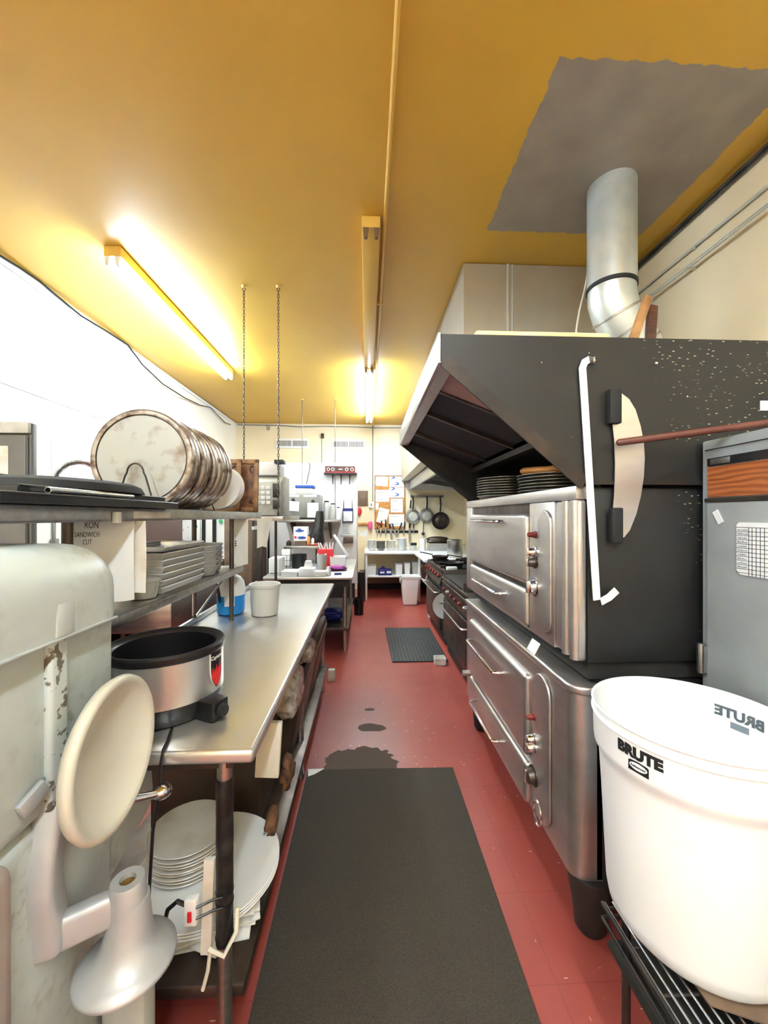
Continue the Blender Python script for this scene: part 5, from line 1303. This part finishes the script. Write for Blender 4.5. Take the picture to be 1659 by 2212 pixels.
hung_pan(922,1114,14,'pan_face','pale_grey','speckled silver frying pan, middle of the three hanging pans')
hung_pan(951,1125,17,'iron','dark_steel','dark frying pan with shiny rings, rightmost of the hanging pans')
single('spare_handle', MB().strip([at_y(888,1080,YB-.07),at_y(886,1098,YB-.07)],.03,.015,(0,1,0)), M['blue_black'],'blue-black tool handle hanging left on the pot rail','tool')
ld = thing('ladle','black long-handled ladle hanging below the speckled pan','ladle',at_y(915,1150,YB-.05))
MB().cyl(at_y(915,1128,YB-.05),at_y(914,1150,YB-.05),.008,n=8).build('handle', M['black'], ld)
MB().ball(at_y(914,1153,YB-.06),.035,14).build('bowl', M['iron'], ld)

# white tables at the back with dishes
WZ = .857
w1 = thing('white_table','white table with lower shelf against the back wall','table',(.5,7.4,0))
MB().box(-.035,1.98,6.93,7.97,WZ-.04,WZ).build('tabletop', M['white_paint'], w1, bevel=.008)
MB().box(-.01,1.95,6.97,7.95,.40,.43).build('lower_shelf', M['white_paint'], w1, bevel=.004)
for lx in (-.005,1.9):
    for ly in (6.97,7.9): MB().box(lx-.018,lx+.018,ly-.018,ly+.018,0,WZ-.04).build('leg', M['white_paint'], w1, bevel=.004)
w2 = thing('white_counter','white counter running from the back table towards the ranges','counter',(1.42,6.3,0))
MB().box(.845,1.98,5.68,6.925,WZ-.04,WZ).build('top', M['white_paint'], w2, bevel=.006)
MB().box(.95,1.95,5.72,6.90,.40,.43).build('lower_shelf', M['white_paint'], w2)
for lx in (.93,1.93):
    for ly in (5.74,6.86): MB().box(lx-.018,lx+.018,ly-.018,ly+.018,0,WZ-.04).build('leg', M['white_paint'], w2)
def dishes(x, y, r, n_, dz, m, label, grp, prof=None, top=None):
    first = None
    for i in range(n_):
        p = (x+random.uniform(-.003,.003),y,WZ+.001+i*dz)
        if first is None: first = tag(MB().lathe(prof or plate_prof(r,.02),p,n=28).build('plate' if not prof else 'bowl', M[m], org=p),label,'plate' if not prof else 'bowl',grp)
        else: dup(first,p)
bowlp = lambda r, h_: [(0,0),(r*.5,0),(r*.55,.006),(r,h_),(r*.96,h_),(r*.5,.010),(0,.010)]
dishes(.095,7.30,.085,8,.021,'white_gloss','white bowl in the leftmost stack on the white table','leftmost dish stack',bowlp(.085,.05))
dishes(.265,7.30,.09,8,.018,'grey','grey bowl in the dark stack on the white table','grey dish stack',bowlp(.09,.05))
dishes(.455,7.30,.09,9,.017,'paper_grey','cream bowl in the third stack on the white table','cream dish stack',bowlp(.09,.05))
dishes(.66,7.30,.10,13,.017,'white_gloss','white plate in the tallest stack on the white table','tallest plate stack')
tm = thing('timer','black and white kitchen timer on the white table right of the plates','timer',(.87,7.3,WZ))
MB().box(.82,.93,7.2,7.32,WZ+.001,WZ+.10).build('case', M['pale_grey'], tm, bevel=.006)
MB().box(.82,.93,7.19,7.21,WZ+.10,WZ+.15).box(.82,.93,7.21,7.32,WZ+.10,WZ+.14).build('dial_top', M['black'], tm, bevel=.004)
pot(1.05,7.25,WZ,.06,.22,'white','white canister on the white table beside the timer','canister','canister')
single('utensil_bin', bin_(1.15,1.60,7.1,7.4,WZ+.001,WZ+.14,M['pale_grey']), M['steel'],'long steel pan on the white table','pan')
single('foil_heap', crumple(1.12,1.55,7.15,7.38,WZ+.12,WZ+.26,12,.015,41), M['dark_steel'],'heap of crumpled foil in the long steel pan','foil', ang=180)
sp = thing('stock_pot','tall stainless stock pot on the white counter behind the ranges','pot',(1.35,5.95,WZ))
MB().lathe([(0,0),(.115,0),(.118,.006),(.118,.26),(.123,.264),(.123,.27),(.114,.27),(.112,.012),(0,.012)],(1.36,5.95,WZ+.001),n=32).build('body', M['steel'], sp)
for s in (-1,1): MB().tube([(1.36+s*.117,5.92,WZ+.2),(1.36+s*.15,5.92,WZ+.2),(1.36+s*.15,5.98,WZ+.2),(1.36+s*.117,5.98,WZ+.2)],.006,6).build('handle', M['steel'], sp)
MB().lathe([(0,.02),(.06,.016),(.12,.004),(.124,0),(0,0)],(1.36,5.95,WZ+.272),n=32).build('lid', M['steel'], sp)
# on the lower shelf
single('white_bin', bin_(.0,.17,7.0,7.3,.431,.60,M['white']), M['white'],'white bin at the left of the lower shelf under the white table','bin')
bb = thing('blue_black_box','dark blue box with white panels on the lower shelf under the white table','box',(.34,7.1,.431))
MB().box(.21,.45,7.0,7.15,.431,.54).build('box', M['dark_blue'], bb, bevel=.006)
MB().box(.24,.32,6.997,7.001,.47,.50).box(.36,.44,6.997,7.001,.47,.51).build('panel', M['white'], bb)
MB().prism([(.24,.54),(.36,.54),(.33,.57),(.30,.60),(.27,.57)],'xz',7.02,7.12).build('blue_cloth', M['dark_blue'], bb)
for k, (x, w_) in enumerate(((.53,.12),(.69,.10),(.83,.12))):
    single('storage_tub', bin_(x,x+w_,7.05,7.3,.431,.62+.02*k,M['white' if k < 2 else 'clear']), M['white' if k < 2 else 'clear'],('white storage tub left of the trash can top on the lower shelf','narrow white storage tub behind the trash can','clear storage tub rightmost on the lower shelf')[k],'tub')
bc = thing('waste_bin','white square waste bin with liner in front of the white table','bin',(.735,6.65,0))
o4 = lambda h_, s: [(.735-s,6.62-s,h_),(.735+s,6.62-s,h_),(.735+s,6.62+s,h_),(.735-s,6.62+s,h_)]
n0, n1 = o4(.001,.115), o4(.47,.15)
MB().add(n0+n1,[(0,1,2,3),(0,1,5,4),(1,2,6,5),(2,3,7,6),(3,0,4,7)]).build('body', M['white'], bc, bevel=.02, seg=3)
n0, n1 = o4(.44,.153), o4(.485,.165)
MB().add(n0+n1,[(0,1,5,4),(1,2,6,5),(2,3,7,6),(3,0,4,7)]).build('rim', M['white'], bc)
single('bin_liner', crumple(.555,.60,6.50,6.74,.36,.47,10,.02,51), M['wrap'],'brownish plastic liner edge hanging over the white waste bin','liner', ang=180)
single('tall_bin', MB().lathe([(0,0),(.065,0),(.068,.01),(.068,.50),(.064,.52),(0,.52)],(-.095,6.85,0),n=24), M['black'],'tall black cylinder on the floor left of the white table','bin')

# ============================================================ camera, world, colour
cam = bpy.data.cameras.new('camera'); co = bpy.data.objects.new('camera', cam); COL.objects.link(co)
co.location = (0,0,CAM_H); co.rotation_euler = (PI/2,0,-YAW)
cam.sensor_fit = 'VERTICAL'; cam.sensor_height = 36; cam.lens = FPX/2212*36
cam.shift_y = (1115-1106)/2212; cam.clip_start = .02
sc = bpy.context.scene; sc.camera = co
w = bpy.data.worlds.new('world'); sc.world = w; w.use_nodes = True
w.node_tree.nodes['Background'].inputs[0].default_value = (.9,.92,1,1); w.node_tree.nodes['Background'].inputs[1].default_value = .2
sc.view_settings.view_transform = 'Standard'; sc.view_settings.look = 'None'; sc.view_settings.gamma = 1; sc.view_settings.use_curve_mapping = False
sc.view_settings.exposure = 0.42
sc.cycles.use_denoising = True; sc.cycles.max_bounces = 8; sc.cycles.diffuse_bounces = 5; sc.cycles.glossy_bounces = 4; sc.cycles.transmission_bounces = 6
sc.cycles.sample_clamp_indirect = 20; sc.cycles.caustics_reflective = False; sc.cycles.caustics_refractive = False
